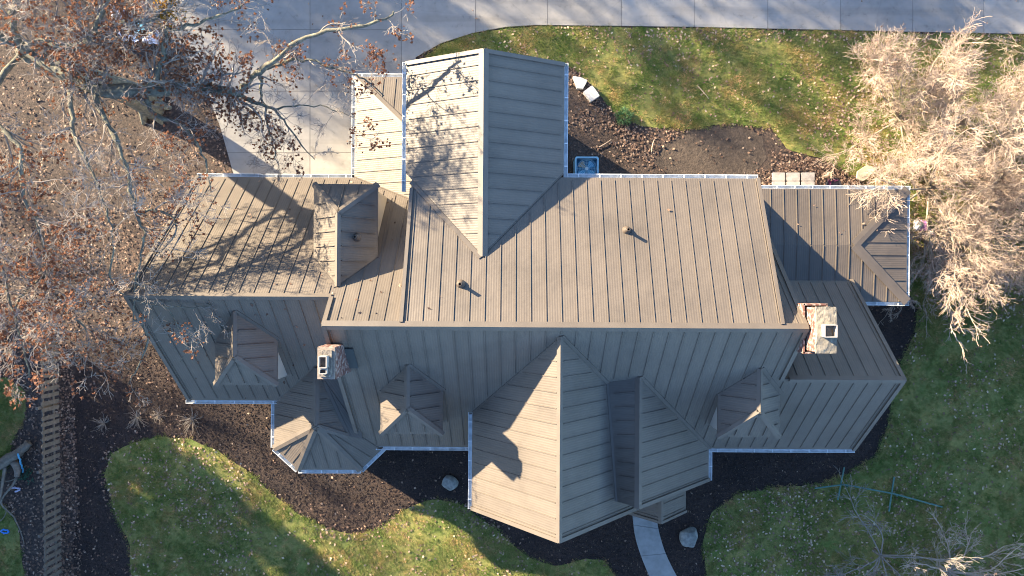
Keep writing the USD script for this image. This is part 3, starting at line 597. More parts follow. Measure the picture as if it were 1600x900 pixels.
# chimneys
def chimney(x0, x1, y0, y1, zb, zt, mat_crown, slab, flues, shoulders=(), inset=-.03):
    c = xf(house, "chimney"); rng = np.random.default_rng(5)
    obj("mortar_core", bx((x1 - x0 - .03, y1 - y0 - .03, zt - zb), ((x0 + x1) / 2, (y0 + y1) / 2, (zb + zt) / 2)), MORTAR, c)
    ms = []
    nrow = int((zt - zb) / 0.076)
    for r in range(nrow):
        z = zb + (r + .5) * 0.076
        corb = 0.0
        for (dz0, dz1, out) in shoulders:
            if dz0 <= z < dz1: corb = out
        for (ax, lo, hi, fixed, sg) in (("x", x0 - corb, x1 + corb, y0 - corb, -1), ("x", x0 - corb, x1 + corb, y1 + corb, 1), ("y", y0 - corb, y1 + corb, x0 - corb, -1), ("y", y0 - corb, y1 + corb, x1 + corb, 1)):
            L = hi - lo; nb = max(round(L / 0.21), 1); bw = L / nb; off = (r % 2) * .5
            for i in range(-1, nb + 1):
                a, b = lo + (i + off) * bw, lo + (i + 1 + off) * bw; a, b = max(a, lo), min(b, hi)
                if b - a < .04: continue
                pr = rng.uniform(-.004, .007)
                if ax == "x": m = bx((b - a - .01, .05, .064), ((a + b) / 2, fixed - sg * (.025 - pr), z))
                else: m = bx((.05, b - a - .01, .064), (fixed - sg * (.025 - pr), (a + b) / 2, z))
                ms.append(m)
    tag(obj("bricks", cat(ms), BRICK, c), kind="stuff")
    # cement crown with a worn, uneven top
    m = bx((x1 - x0 - 2 * inset, y1 - y0 - 2 * inset, slab)); 
    for _ in range(4): m = m.subdivide()
    v = np.array(m.vertices) + ((x0 + x1) / 2, (y0 + y1) / 2, zt + slab / 2 - .01)
    v += (meshkit.fbm(v * 7, 3, 3)[:, None] - .5) * (0.05, 0.05, 0.06)
    ctr = np.array([(x0 + x1) / 2, (y0 + y1) / 2]); upm = v[:, 2] > zt + slab * .3
    v[upm, 2] -= 0.10 * np.linalg.norm((v[upm, :2] - ctr), axis=1)
    hole = [(fx - fw / 2, fx + fw / 2, fy - fl / 2, fy + fl / 2) for fx, fy, fw, fl, fh in flues]
    obj("crown_slab", trimesh.Trimesh(v, m.faces, process=False), mat_crown, c)
    for fx, fy, fw, fl, fh in flues:
        t = .028; zz = zt + slab + fh
        outer = sbox(fx - fw / 2, fy - fl / 2, fx + fw / 2, fy + fl / 2).buffer(-.03).buffer(.03); ring = outer.difference(sbox(fx - fw / 2 + t, fy - fl / 2 + t, fx + fw / 2 - t, fy + fl / 2 - t))
        m = trimesh.creation.extrude_polygon(ring, fh + .5, engine="earcut"); m.apply_translation((0, 0, zz - fh - .5))
        f = obj("flue_liner", m, FLUE, c)
        obj("flue_soot", bx((fw - 2 * t + .002, fl - 2 * t + .002, .02), (fx, fy, zz - .20)), FLUE_IN, f)
    return c
chimney(-5.50, -4.98, -2.62, -1.70, 2.5, 8.12, CROWN, 0.10, [(-5.27, -2.10, .24, .34, .16), (-5.27, -2.36, .22, .16, .12)], inset=.085)
chimney(8.56, 9.07, -1.75, -.50, 2.2, 8.22, CROWN2, 0.13, [(8.84, -1.14, .36, .36, .16)], shoulders=((2.2, 7.6, .10),))
obj("flashing", bx((.34, .95, .03), (-4.88, -2.16, 0), trimesh.transformations.rotation_matrix(math.atan(ST), (1, 0, 0))).apply_translation((0, 0, zat(pl_MF, -4.88, -2.16) + .06)), plain("lead_flashing", (.035, .042, .045), .7), house)

# roof vents
def vent(px, py, pl, h=0.34):
    for _ in range(12):
        pass
    z = 6.5
    for _ in range(30):
        p = P(px, py, z); z = zat(pl, p[0], p[1])
    p = P(px, py, z)
    pp = [(0.0, .0), (.13, .0), (.10, .03), (.062, .14), (.055, .15), (.0, .15)]
    v = xf(house, "vent_pipe")
    m = trimesh.creation.revolve(np.array([(.14, -.05), (.13, .03), (.075, .13), (.06, .15), (.0, .15)]), sections=20); m.apply_translation(p)
    obj("pipe_boot", m, PIPE, v, 40)
    ring = trimesh.creation.annulus(.036, .05, h, sections=20); ring.apply_translation(p + (0, 0, h / 2 + .02)); obj("pipe", ring, PIPE, v, 40)
    obj("pipe_inside", trimesh.creation.cylinder(.036, .02, sections=16).apply_translation(p + (0, 0, h - .12)), DARK, v)
vent(979, 360, pl_SH, 0.36); vent(720, 444, pl_SH, 0.34)
vent(557, 371, (6.64 + 0.97 * -5.31, -0.97, 0), 0.26)

# ------------------------------------------------------------------ trees
def rot_about(v, axis, ang):
    axis = axis / np.linalg.norm(axis); c, s_ = math.cos(ang), math.sin(ang)
    return v * c + np.cross(axis, v) * s_ + axis * axis.dot(v) * (1 - c)

def grow(rng, out, tips, p, d, L, r, lvl, opt):
    """One branch and its offshoots; out[level] collects polylines, tips the twig ends."""
    n = 6 if lvl < 2 else (4 if lvl < opt["levels"] - 1 else (3 if lvl < opt["levels"] else 2))
    pts, rad, q, dd = [p], [r], np.array(p, float), np.array(d, float)
    r1 = max(r * opt.get("taper", 0.4), opt.get("rmin", 0.004))
    for i in range(n):
        dd = dd + rng.normal(size=3) * opt["wobble"] + np.array([0, 0, opt["up"]]); dd /= np.linalg.norm(dd)
        q = q + dd * L / n
        if q[2] < opt.get("floor", 0.1): q[2] = opt.get("floor", 0.1); dd[2] = abs(dd[2])
        pts.append(q.copy()); rad.append(r + (r1 - r) * (i + 1) / n)
    out.setdefault(lvl, []).append((np.array(pts), np.array(rad), max(3, 7 - 2 * lvl)))
    if lvl >= opt["levels"]: tips.append((q.copy(), dd.copy())); return
    offshoots(rng, out, tips, np.array(pts), np.array(rad), L, lvl, opt, opt["kids"][lvl])
    grow(rng, out, tips, q, dd, L * 0.5, r1, lvl + 1, opt)

def offshoots(rng, out, tips, pts, rad, L, lvl, opt, count):
    n = len(pts) - 1
    for k in range(count):
        t = rng.uniform(opt.get("t0", 0.2), 1.0) * n; i = min(int(t), n - 1); f = t - i
        q = pts[i] * (1 - f) + pts[i + 1] * f; r = rad[i] * (1 - f) + rad[i + 1] * f
        dd = pts[i + 1] - pts[i]; dd = dd / np.linalg.norm(dd)
        perp = np.cross(dd, rng.normal(size=3)); nd = rot_about(dd, perp, rng.uniform(*opt["angle"]))
        nd[2] *= opt.get("flat", 1.0); nd /= np.linalg.norm(nd)
        grow(rng, out, tips, q, nd, L * rng.uniform(*opt["ratio"]), max(r * opt.get("rk", 0.55), opt.get("rmin", 0.004)), lvl + 1, opt)

def leaf_mesh(rng, places, size, spread, per, flat=0.6):
    """Small lobed, folded leaves round the given places, as one mesh."""
    V, Fc = [], []
    tmpl = np.array([[0, 0, 0], [.35, .22, .06], [.62, .5, -.02], [.72, .2, .07], [1.0, .0, .0], [.72, -.2, .07], [.62, -.5, -.02], [.35, -.22, .06], [.55, 0, -.08]])
    tf = np.array([[0, 8, 1], [1, 8, 2], [2, 8, 3], [3, 8, 4], [4, 8, 5], [5, 8, 6], [6, 8, 7], [7, 8, 0]])
    for c in places:
        for _ in range(rng.integers(*per)):
            o = c + rng.normal(size=3) * spread
            z = rng.normal(size=3); z[2] = abs(z[2]) + flat; z /= np.linalg.norm(z)
            x = np.cross(z, rng.normal(size=3)); x /= np.linalg.norm(x); y = np.cross(z, x)
            s_ = size * rng.uniform(.65, 1.25)
            Fc.append(tf + len(V) * 9); V.append(o + s_ * (tmpl @ np.array([x, y, z * rng.uniform(.5, 2.2)])))
    return np.vstack(V), np.vstack(Fc)

# the oak at the upper left: limbs follow the picture
oak = thing("oak_tree", "big spreading oak with mossy grey limbs and brown leaves beside the driveway", "tree")
rng = np.random.default_rng(11)
fork = P(40, 78, 6.2)
base = P(238, 168, 0.0)
pts = np.array([base + (0, 0, -.2), base * .75 + fork * .25 + (0.1, .1, .2), base * .45 + fork * .55, fork]); 
root = [(np.array([base + (math.cos(a) * .75, math.sin(a) * .75, -.05), base + (math.cos(a) * .3, math.sin(a) * .3, .35), base + (0, 0, 1.0)]), np.array([.08, .2, .3]), 8) for a in np.arange(6) * 1.05]
obj("trunk", tubes([(spl(pts, 14), np.linspace(.52, .34, 14), 14)] + root), BARK, oak, True)
limbs = [   # (radius at start, radius at end, [(px, py, z) ...])
    (.24, .13, [(40, 78, 6.2), (95, 112, 6.5), (150, 138, 6.7), (228, 142, 6.9), (290, 136, 6.7), (340, 141, 6.5), (372, 147, 6.3)]),
    (.10, .03, [(372, 147, 6.3), (388, 128, 6.35), (405, 113, 6.5), (432, 92, 6.6), (475, 60, 6.8), (547, 44, 7.0), (595, 34, 7.1), (615, 18, 7.3)]),
    (.06, .015, [(405, 113, 6.3), (440, 98, 6.2), (483, 95, 6.2), (533, 109, 6.1), (566, 121, 6.0), (600, 150, 5.9)]),
    (.055, .012, [(405, 115, 6.3), (408, 140, 6.1), (414, 170, 5.9), (423, 207, 5.7), (429, 238, 5.6), (436, 268, 5.6)]),
    (.08, .014, [(372, 147, 6.3), (400, 160, 6.2), (427, 171, 6.1), (450, 197, 6.0), (492, 249, 5.9)]),
    (.03, .01, [(430, 171, 6.0), (470, 165, 6.0), (520, 170, 6.0), (556, 188, 5.9)]),
    (.09, .04, [(222, 141, 6.9), (246, 115, 7.3), (258, 75, 7.7), (263, 30, 8.2), (262, -30, 8.6)]),
    (.06, .02, [(262, 50, 8.0), (300, 38, 8.2), (340, 25, 8.4), (378, 8, 8.5)]),
    (.13, .04, [(55, 90, 6.3), (100, 93, 6.8), (133, 62, 7.4), (175, 40, 7.8), (228, 31, 8.2), (268, 8, 8.6)]),
    (.12, .04, [(35, 85, 6.3), (75, 68, 7.2), (128, 70, 7.8), (160, 20, 8.4), (185, -30, 9)]),
    (.085, .016, [(228, 142, 6.9), (230, 162, 6.8), (247, 182, 6.8), (277, 194, 6.7), (307, 225, 6.6), (321, 258, 6.6), (330, 300, 6.6)]),
    (.085, .016, [(150, 138, 6.7), (162, 180, 6.9), (187, 230, 7.0), (203, 287, 7.0), (214, 337, 7.0), (226, 362, 7.0), (222, 390, 7.0), (212, 440, 7.0), (208, 500, 6.9)]),
    (.075, .016, [(100, 115, 6.6), (113, 180, 7.1), (118, 218, 7.2), (141, 262, 7.3), (160, 307, 7.3), (173, 350, 7.3), (178, 390, 7.2)]),
    (.085, .016, [(40, 78, 6.2), (-10, 150, 7.2), (2, 200, 7.5), (33, 235, 7.6), (36, 300, 7.7), (66, 373, 7.7), (71, 433, 7.6), (110, 488, 7.5), (135, 520, 7.4)]),
    (.12, .03, [(40, 78, 6.2), (-20, 40, 7.0), (-70, -20, 8.0)]), (.12, .03, [(40, 78, 6.2), (20, 20, 7.5), (45, -40, 8.8), (95, -70, 9.5)]),
    (.07, .015, [(-10, 150, 7.2), (-60, 240, 7.8), (-30, 330, 8), (5, 430, 8), (30, 520, 7.9), (45, 590, 7.8)]),
    (.05, .012, [(71, 433, 7.6), (30, 470, 7.6), (10, 520, 7.5)]), (.05, .012, [(214, 337, 7.0), (250, 330, 6.9), (275, 350, 6.9), (245, 400, 6.8)]),
    (.04, .01, [(208, 500, 6.9), (230, 530, 6.8), (215, 575, 6.7), (200, 600, 6.7)]), (.03, .01, [(212, 440, 7.0), (250, 470, 6.9), (285, 520, 6.7), (282, 565, 6.6)]),
    (.03, .01, [(178, 390, 7.2), (205, 465, 7.0), (300, 480, 6.8), (318, 472, 6.7)]),
]
tw, tips = {}, []
opt = dict(levels=4, wobble=.22, up=.03, angle=(.45, 1.2), ratio=(.38, .72), kids=[0, 3, 3, 2, 0], t0=.15, rk=.42, rmin=.0055, flat=.6, floor=4.5)
bare, half = set(), set()
hang = {1, 2, 3, 4, 5, 7, 19, 20, 21}
for li, (r0, r1, lp) in enumerate(limbs):
    w = np.array([P(*q) for q in lp]); n = max(len(w) * 4, 10); c = spl(w, n) if len(w) > 2 else w
    c[1:-1] += rng.normal(size=(n - 2, 3)) * .025
    rad = np.linspace(r0, r1, n) * (1 + .12 * rng.normal(size=n))
    obj("limb", tubes([(c, np.abs(rad), 9)]), BARK, oak, True)
    L = np.linalg.norm(np.diff(c, axis=0), axis=1).sum()
    cnt = int(L / (.62 if li in hang else .28)) + 2
    o2 = dict(opt); o2["kids"] = [0, 3, 3, 2, 0] if li in hang else [0, 3, 3, 3, 0]
    if li in (10, 11, 12, 18, 19, 20, 21): cnt = int(cnt * .55)
    t0 = len(tips)
    offshoots(rng, tw, tips, c, rad, 1.35 if li in hang else 1.75, 0, o2, cnt)
    if li in (2, 3, 4, 5, 10, 11, 12, 20, 21): bare.update(range(t0, len(tips), 1))
    if li in (0, 1): half.update(range(t0, len(tips)))
lines = [t for k in sorted(tw) for t in tw[k]]
tag(obj("twigs", tubes(lines), TWIG, oak), kind="stuff")
keep = [t[0] for i, t in enumerate(tips) if meshkit.noise(np.array(t[0]) * .9, 3) > (.60 if i in bare else .50 if i in half else .36)]
pick = [keep[i] for i in rng.permutation(len(keep))[:min(len(keep), 1900)]]
tag(obj("leaves", leaf_mesh(rng, pick, .11, .08, (3, 8)), OAKLEAF, oak), kind="stuff")
print("oak", len(lines), len(tips), len(pick))
yl = [P(262 + rng.normal() * 8, 14 + rng.normal() * 10, 8.4) for _ in range(40)]
tag(obj("yellow_leaves", leaf_mesh(rng, yl, .13, .06, (3, 6)), YELLOWLEAF, oak), kind="stuff")

# a light, multi-stemmed tree beside the side porch
def bushy(name, label, base, stems, opt, seed, bark, twig, leafmat=None, leaves=0, lsize=.06, group=None, sectors=None, rstem=.07):
    t = thing(name, label, "tree", base, 0, group); rng = np.random.default_rng(seed); tw, tips = {}, []
    for k in range(stems):
        az = (sectors[k % len(sectors)] if sectors else k * 2 * math.pi / stems) + rng.normal() * .16; el = rng.uniform(*opt["el"])
        d = np.array([math.cos(az) * math.cos(el), math.sin(az) * math.cos(el), math.sin(el)])
        L = opt["L"] * rng.uniform(.8, 1.15); pts = [np.array([math.cos(az) * .06, math.sin(az) * .06, opt.get("crotch", .0)])]; dd = d.copy()
        for i in range(7):
            dd = dd + rng.normal(size=3) * .13 + (0, 0, opt.get("sup", 0)); dd /= np.linalg.norm(dd); pts.append(pts[-1] + dd * L / 7)
        pts = np.array(pts); rad = np.linspace(rstem, .014, 8)
        obj("limb", tubes([(pts, rad, 7)]), bark, t, True)
        offshoots(rng, tw, tips, pts, rad, opt["L"] * .45, 0, opt, opt["kids"][0])
        grow(rng, tw, tips, pts[-1], dd, L * .3, .014, 2, opt)
    c = opt.get("crotch", 0)
    obj("trunk", tubes([(np.array([(0, 0, -.1), (0, 0, c * .5 + .05), (0, 0, c + .12)]), np.array([rstem * 1.9, rstem * 1.5, rstem * 1.3]), 10)]), bark, t, True)
    lines = [q for k in sorted(tw) for q in tw[k]]
    tag(obj("twigs", tubes(lines), twig, t), kind="stuff")
    if leaves:
        pk = [tips[i][0] for i in rng.permutation(len(tips))[:leaves]]
        tag(obj("leaves", leaf_mesh(rng, pk, lsize, .03, (1, 4)), leafmat, t), kind="stuff")
    print(name, len(lines), len(tips)); return t
o_tan = dict(levels=4, wobble=.2, up=.03, angle=(.35, .95), ratio=(.5, .78), kids=[8, 5, 4, 3, 0], t0=.2, rk=.36, rmin=.0042, el=(.2, .95), L=3.5, crotch=.7, floor=.6)
bushy("ornamental_tree", "pale tan leafless multi-stemmed tree overhanging the corner of the side porch", P(1436, 296, 0), 12, o_tan, 21, TANBARK, TAN, TANLEAF, 2400, .055, rstem=.05)
o_low = dict(levels=4, wobble=.2, up=.0, angle=(.3, .9), ratio=(.35, .6), kids=[6, 4, 3, 2, 0], t0=.15, rk=.45, rmin=.007, el=(.1, .5), L=3.2, crotch=.8, sup=-.05, floor=.5)
bushy("weeping_tree", "low drooping tan tree below the porch gutter corner with twigs fanning over mulch", P(1428, 368, 0), 9, o_low, 22, TANBARK, TAN, TANLEAF, 500, .06, rstem=.05, sectors=[-.2, -.6, -1.0, -1.35, -1.7, -.4, -.8, -1.2, -1.5])
bushy("ornamental_tree", "second pale tan tree, cut off by the right edge beyond the porch", P(1560, 232, 0), 11, dict(o_tan, L=3.6), 23, TANBARK, TAN, TANLEAF, 1900, .06, rstem=.042)
bushy("ornamental_tree", "tan twiggy tree rising between the porch pavers and the driveway lawn", P(1390, 190, 0), 11, dict(o_tan, L=2.8, el=(.25, .9)), 24, TANBARK, TAN, TANLEAF, 1900, .06, rstem=.04)
bushy("ornamental_tree", "pale tan tree at the right edge below the magenta bag", P(1535, 372, 0), 10, dict(o_tan, L=2.6), 25, TANBARK, TAN, TANLEAF, 1500, .06, rstem=.04)
o_sap = dict(levels=3, wobble=.14, up=.06, angle=(.3, .8), ratio=(.4, .7), kids=[6, 4, 3, 0], t0=.2, rk=.5, rmin=.006, el=(.35, .9), L=2.6, crotch=.6, floor=.4)
bushy("young_tree", "pale bare young tree cut off by the lower right edge of the lawn", P(1468, 884, 0), 12, o_sap, 31, TAN, TAN, TANLEAF, 90, .07, rstem=.035)
bushy("young_tree", "grey bare sapling left of the pale young tree on the lower right lawn", P(1364, 860, 0), 9, dict(o_sap, L=2.7), 32, GREYTWIG, GREYTWIG, rstem=.028)
bushy("young_tree", "small reddish bare sapling at the bottom edge under the green pipe frame", P(1335, 905, 0), 7, dict(o_sap, L=1.6), 33, TAN, GREYTWIG, TANLEAF, 40, .07, rstem=.022)
for k, (px, py, s_, lab) in enumerate(((163, 661, .9, "dormant grey grass clump on dark mulch, nearest the fence"), (214, 652, 1.1, "dormant straw grass clump with green heart on dark mulch above the left lawn"), (302, 655, 1.2, "largest dormant tan shrub clump, below the left wing gutter corner"), (249, 648, .7, "thin dormant twig clump between two grass clumps on mulch"))):
    t = thing("dormant_clump", lab, "plant", P(px, py, 0.01)); rg = np.random.default_rng(40 + k); ln = []
    for _ in range(46):
        az, el = rg.uniform(0, 6.28), rg.uniform(.15, 1.2); L = s_ * rg.uniform(.25, .62); d = np.array([math.cos(az) * math.cos(el), math.sin(az) * math.cos(el), math.sin(el)])
        p1 = d * L * .55 + rg.normal(size=3) * .03; p2 = d * L + rg.normal(size=3) * .06 - (0, 0, .1 * L); p2[2] = max(p2[2], .02); p1[2] = max(p1[2], .02)
        ln.append((np.array([d * .03, p1, p2]), np.array([.007, .006, .003]), 3))
    tag(obj("stems", tubes(ln), GREYTWIG, t), kind="stuff")

# trees standing outside the picture whose shadows fall into it
def conifer(seed, H, Rb):
    rg = np.random.default_rng(seed); V, Fc = [], []
    for k in range(1050):
        h = rg.uniform(.04, 1) ** 1.15; az = rg.uniform(0, 6.283); r = Rb * (1 - h) ** .85 * rg.uniform(.45, 1.05) + .05
        c = np.array([math.cos(az) * r, math.sin(az) * r, h * H]); o = np.array([math.cos(az), math.sin(az), -.35]); s_ = rg.uniform(.35, .75); w = np.array([-math.sin(az), math.cos(az), 0]) * s_ * .45
        b = len(V) ; V += [c - o * s_ * .5 + w * .4, c - o * s_ * .5 - w * .4, c + w, c - w, c + o * s_ * .6 + rg.normal(size=3) * .05]; Fc += [[b, b + 1, b + 3], [b, b + 3, b + 2], [b + 2, b + 3, b + 4]]
    return np.array(V), np.array(Fc)
con = thing("conifer", "dense green conifer at the left edge beyond the fence", "tree", (-27.0, -3.6, 0))
obj("trunk", tubes([(np.array([(0, 0, 0), (0, 0, 4), (0, 0, 8.2)]), np.array([.2, .13, .03]), 8)]), BARK, con, True)
tag(obj("crown", conifer(3, 8.6, 3.3), NEEDLE, con), kind="stuff")
for k, (x, y, s_, r) in enumerate([(-27.2, .6, .92, 1), (-27.5, -8.2, 1.0, 2), (-28.8, -6.0, 1.0, 1.7), (-28.5, -1.6, .98, 2.9), (-29.6, .5, 1.25, 5.2), (-31.5, -5.5, 1.2, 3), (-32, -.5, 1.05, .6)]):
    dup(con, (x, y, 0), r, ["topmost conifer of the left row beyond the fence", "lowest conifer of the left row beyond the fence", "conifer filling the gap above the lowest of the left row", "conifer filling the gap below the topmost of the left row", "tall conifer just behind the topmost of the left row", "taller conifer behind the left row", "upper conifer behind the left row"][k], None, s_)
for k, (x, y, s_, r) in enumerate([(-20.6, 17.2, .68, .3), (-17.0, 17.6, .64, 1.3), (-13.6, 17.6, .60, 2.2)]):
    dup(con, (x, y, 0), r, ["first", "second", "third"][k] + " conifer from the left beyond the top edge of the driveway", None, s_)
ring = [(-24 + 5.2 * q, -25.5 - 1.5 * (q % 2), 1.15 + .12 * (q % 3)) for q in range(11)] + [(31 + 1.5 * (q % 2), -20 + 6 * q, 1.1 + .1 * (q % 3)) for q in range(4)]
names = ["first", "second", "third", "fourth", "fifth", "sixth", "seventh", "eighth", "ninth", "tenth", "last"]
for q, (x, y, s_) in enumerate(ring):
    dup(con, (x, y, 0), q * 1.3, (names[q] + " conifer from the left in the belt beyond the bottom edge") if q < 11 else (names[q - 11] + " conifer from below in the belt beyond the right edge"), None, s_)
o_far = dict(levels=3, wobble=.18, up=.05, angle=(.4, 1.0), ratio=(.4, .7), kids=[8, 5, 5, 0], t0=.2, rk=.55, rmin=.016, el=(.75, 1.35), L=7.5, crotch=3.5, floor=2)
far = bushy("bare_tree", "tall leafless tree beyond the upper left corner", (-34.0, 28.5, 0), 8, o_far, 51, BARK, TWIG, OAKLEAF, 900, .16, rstem=.2)
for k, (x, y, s_, r) in enumerate([(-27.0, 27.5, 1.05, 1.7), (-39, 30, 1.15, 3.1), (-45, 36, 1.35, .7), (-22, 31, 1.2, 4.4), (-44, 10, 1.2, 2.5), (-16, 29, 1.0, 5.1), (-10, 30, 1.05, .3), (-4, 29, .95, 2.0), (-28, 36, 1.3, 3.9)]):
    dup(far, (x, y, 0), r, ["leafless tree above the top edge left of the garage", "leafless tree beyond the left edge level with the driveway", "tallest leafless tree far beyond the upper left corner", "leafless tree far beyond the top edge", "leafless tree far beyond the left edge", "leafless tree above the top edge over the garage wing", "leafless tree beyond the top edge left of the garage ridge", "leafless tree beyond the top edge level with the flat stones", "big leafless tree at the back of the top row"][k], None, s_)

# ------------------------------------------------------------------ things in the garden
# picket fence
fence = thing("picket_fence", "weathered grey picket fence running down the left side", "fence")
rg = np.random.default_rng(61)
fa, fb = P(91, 535, 0), P(98, 960, 0)
fl = np.linalg.norm(fb - fa); fd = (fb - fa) / fl; fs = np.array([-fd[1], fd[0], 0]); upv = np.array([0, 0, 1.0])
for h in (.25, .86): obj("rail", frame_box(fa, fb, fs, upv, -.05, -.012, h, h + .09), FENCE, fence)
n = int(fl / .27)
for i in range(n):
    c = fa + fd * (i + .5) * fl / n + fd * rg.normal() * .012; tl = rg.normal() * .012; hh = 1.08 + rg.normal() * .015
    m = trimesh.creation.extrude_polygon(Polygon([(-.078, .03), (.078, .03), (.078, hh - .07), (.03, hh), (-.03, hh), (-.078, hh - .07)]), .022, engine="earcut")
    T = np.eye(4); T[:3, 0] = fd + upv * tl; T[:3, 1] = upv - fd * tl; T[:3, 2] = fs; T[:3, 3] = c; m.apply_transform(T)
    if np.linalg.det(T[:3, :3]) < 0: m.invert()
    obj("picket", m, FENCE, fence)
for i in range(0, n + 1, 9):
    c = fa + fd * i * fl / n; obj("post", bx((.1, .1, 1.15), c - fs * .1 + (0, 0, .575)), FENCE, fence)

# air conditioner
ac = thing("air_conditioner", "blue-grey outdoor air conditioner with fan grille in the corner by the garage wing", "air conditioner", (P(917, 263, .85) * (1, 1, 0)))
BLUE = plain("unit_blue_paint", (0.28, 0.52, 0.68), .4); BLADE = plain("fan_blade_blue", (0.05, 0.34, 0.58), .4)
m = trimesh.creation.extrude_polygon(sbox(-.46, -.46, .46, .46).buffer(-.08).buffer(.08).difference(sbox(-.40, -.40, .40, .40).buffer(-.06).buffer(.06)), .84, engine="earcut"); obj("casing", m, BLUE, ac)
obj("base", bx((.86, .86, .05), (0, 0, .03)), DARK, ac); obj("coil", bx((.78, .78, .05), (0, 0, .45)), plain("coil_dark_blue", (.03, .20, .36), .5), ac)
for k in range(4):
    a = k * math.pi / 2 + .35
    ring = [(.07 * math.cos(a), .07 * math.sin(a), .70)] + [(.34 * math.cos(a + t), .34 * math.sin(a + t), .66 + .1 * t) for t in np.linspace(-.05, .95, 7)] + [(.07 * math.cos(a + .8), .07 * math.sin(a + .8), .75)]
    v = np.array(ring); v = np.vstack([v, v - (0, 0, .008)]); nn = len(ring)
    f = [[0, i, i + 1] for i in range(1, nn - 1)] + [[nn, nn + i + 1, nn + i] for i in range(1, nn - 1)]; obj("fan_blade", trimesh.Trimesh(v, f, process=False), plain("fan_blade_rust", (.4, .28, .14), .6) if k == 1 else BLADE, ac)
obj("hub", trimesh.creation.cylinder(.07, .06, sections=20).apply_translation((0, 0, .79)), plain("hub_pale", (.6, .68, .7), .4), ac)
wires = [(np.array([(r * math.cos(t), r * math.sin(t), .845) for t in np.linspace(0, 6.2832, 33)]), np.full(33, .005), 4) for r in (.12, .18, .24, .30, .36)] + [(np.array([(.05 * math.cos(a), .05 * math.sin(a), .845), (.40 * math.cos(a), .40 * math.sin(a), .84)]), np.full(2, .005), 4) for a in np.arange(12) * math.pi / 6]
obj("fan_guard", tubes(wires), BLUE, ac)

# stones
def slab_stone(name, label, outline, th, z=0.0, mat=STONE, seed=0, cat_="stone", group=None, rough=.015):
    pts = np.array([P2(*q) for q in outline]); c = pts.mean(0); t = thing(name, label, cat_, (c[0], c[1], z), 0, group)
    g = Polygon(pts - c).buffer(-.02).buffer(.02); g = Polygon([g.exterior.interpolate(i / 40, True).coords[0] for i in range(40)])
    m = trimesh.creation.extrude_polygon(g, th, engine="earcut"); m = m.subdivide().subdivide(); v = np.array(m.vertices)
    v += (meshkit.fbm(v * 9 + seed * 5.7, 3, seed)[:, None] - .5) * np.array([1, 1, .7]) * rough * 2
    obj("stone", trimesh.Trimesh(v, m.faces, process=False), mat, t); return t
slab_stone("flat_stone", "triangular pale granite block beside the garage wing gutter", [(894, 121), (906, 123), (917, 128), (910, 141), (901, 140)], .22, 0, STONE, 1)
slab_stone("flat_stone", "square pale granite block below the triangular one", [(910, 146), (924, 136), (936, 152), (922, 161)], .24, 0, STONE, 2)
slab_stone("flat_stone", "tan flat stone under the bare tree above the side porch", [(1338, 268), (1352, 259), (1369, 263), (1360, 272), (1346, 284), (1336, 280)], .14, 0, plain("tan_stone", (.40, .34, .26), .9), 3)
k = 0
for i, (x0, x1) in enumerate(((1205.5, 1225.5), (1228, 1248.5), (1251, 1271.5))):
    for j, (y0, y1) in enumerate(((270, 283), (283.6, 300))):
        slab_stone("paver", ["left", "middle", "right"][i] + " column paver of the pad at the porch edge, " + ["upper", "lower"][j] + " one of its pair", [(x0, y0), (x1, y0), (x1, y1), (x0, y1)], .06, 0.02, PAVER, 10 + k, "paver", None, .004); k += 1
for px, py, sz, sd, lab, mat in ((702, 755, (.40, .30, .26), 4, "grey angular boulder on shaded mulch left of the front gable", BOULDER), (1077, 838, (.37, .40, .34), 9, "rounded grey boulder on mulch beside the curved path", BOULDER)):
    t = thing("boulder", lab, "boulder", P(px, py, 0.1)); obj("rock", rock(np.random.default_rng(sd), sz, sd), mat, t)

# small shrub
sh = thing("green_shrub", "small round green shrub in leaf litter above the house", "shrub", P(975, 183, 0.03)); rg = np.random.default_rng(71); V, Fc = [], []
for k in range(900):
    d = rg.normal(size=3); d[2] = abs(d[2]) + .15; d /= np.linalg.norm(d); r = .33 * rg.uniform(.55, 1.08) * (1 + .12 * math.sin(5 * math.atan2(d[1], d[0]))); c = d * r * (1, 1, .8); w = np.cross(d, rg.normal(size=3)); w /= np.linalg.norm(w); o = d + rg.normal(size=3) * .35
    b = len(V); V += [c + w * .010, c - w * .010, c + o * .085]; Fc.append([b, b + 1, b + 2])
tag(obj("leaves", (np.array(V), np.array(Fc)), SHRUBLEAF, sh), kind="stuff")
obj("stem", tubes([(np.array([(0, 0, -.02), (.01, 0, .2)]), np.array([.03, .015]), 6)]), BARK, sh)

# planter hidden half under the porch gutter
pk = thing("planter", "dark round planter with magenta flowers half under the porch gutter", "planter", P(1297, 291, 0))
m = trimesh.creation.revolve(np.array([(.0, .02), (.22, .02), (.30, .34), (.27, .34), (.24, .26), (.0, .26)]), sections=28); obj("pot", m, plain("pot_black", (.02, .02, .03), .5), pk, 35)
rg = np.random.default_rng(72); obj("flowers", leaf_mesh(rg, [np.array([math.cos(a) * .22, math.sin(a) * .22, .33]) for a in np.linspace(.8, 3.6, 16)], .09, .03, (1, 3)), island_leaf("magenta_petal", [(0, (.16, .04, .12)), (1, (.5, .25, .42))]), pk)
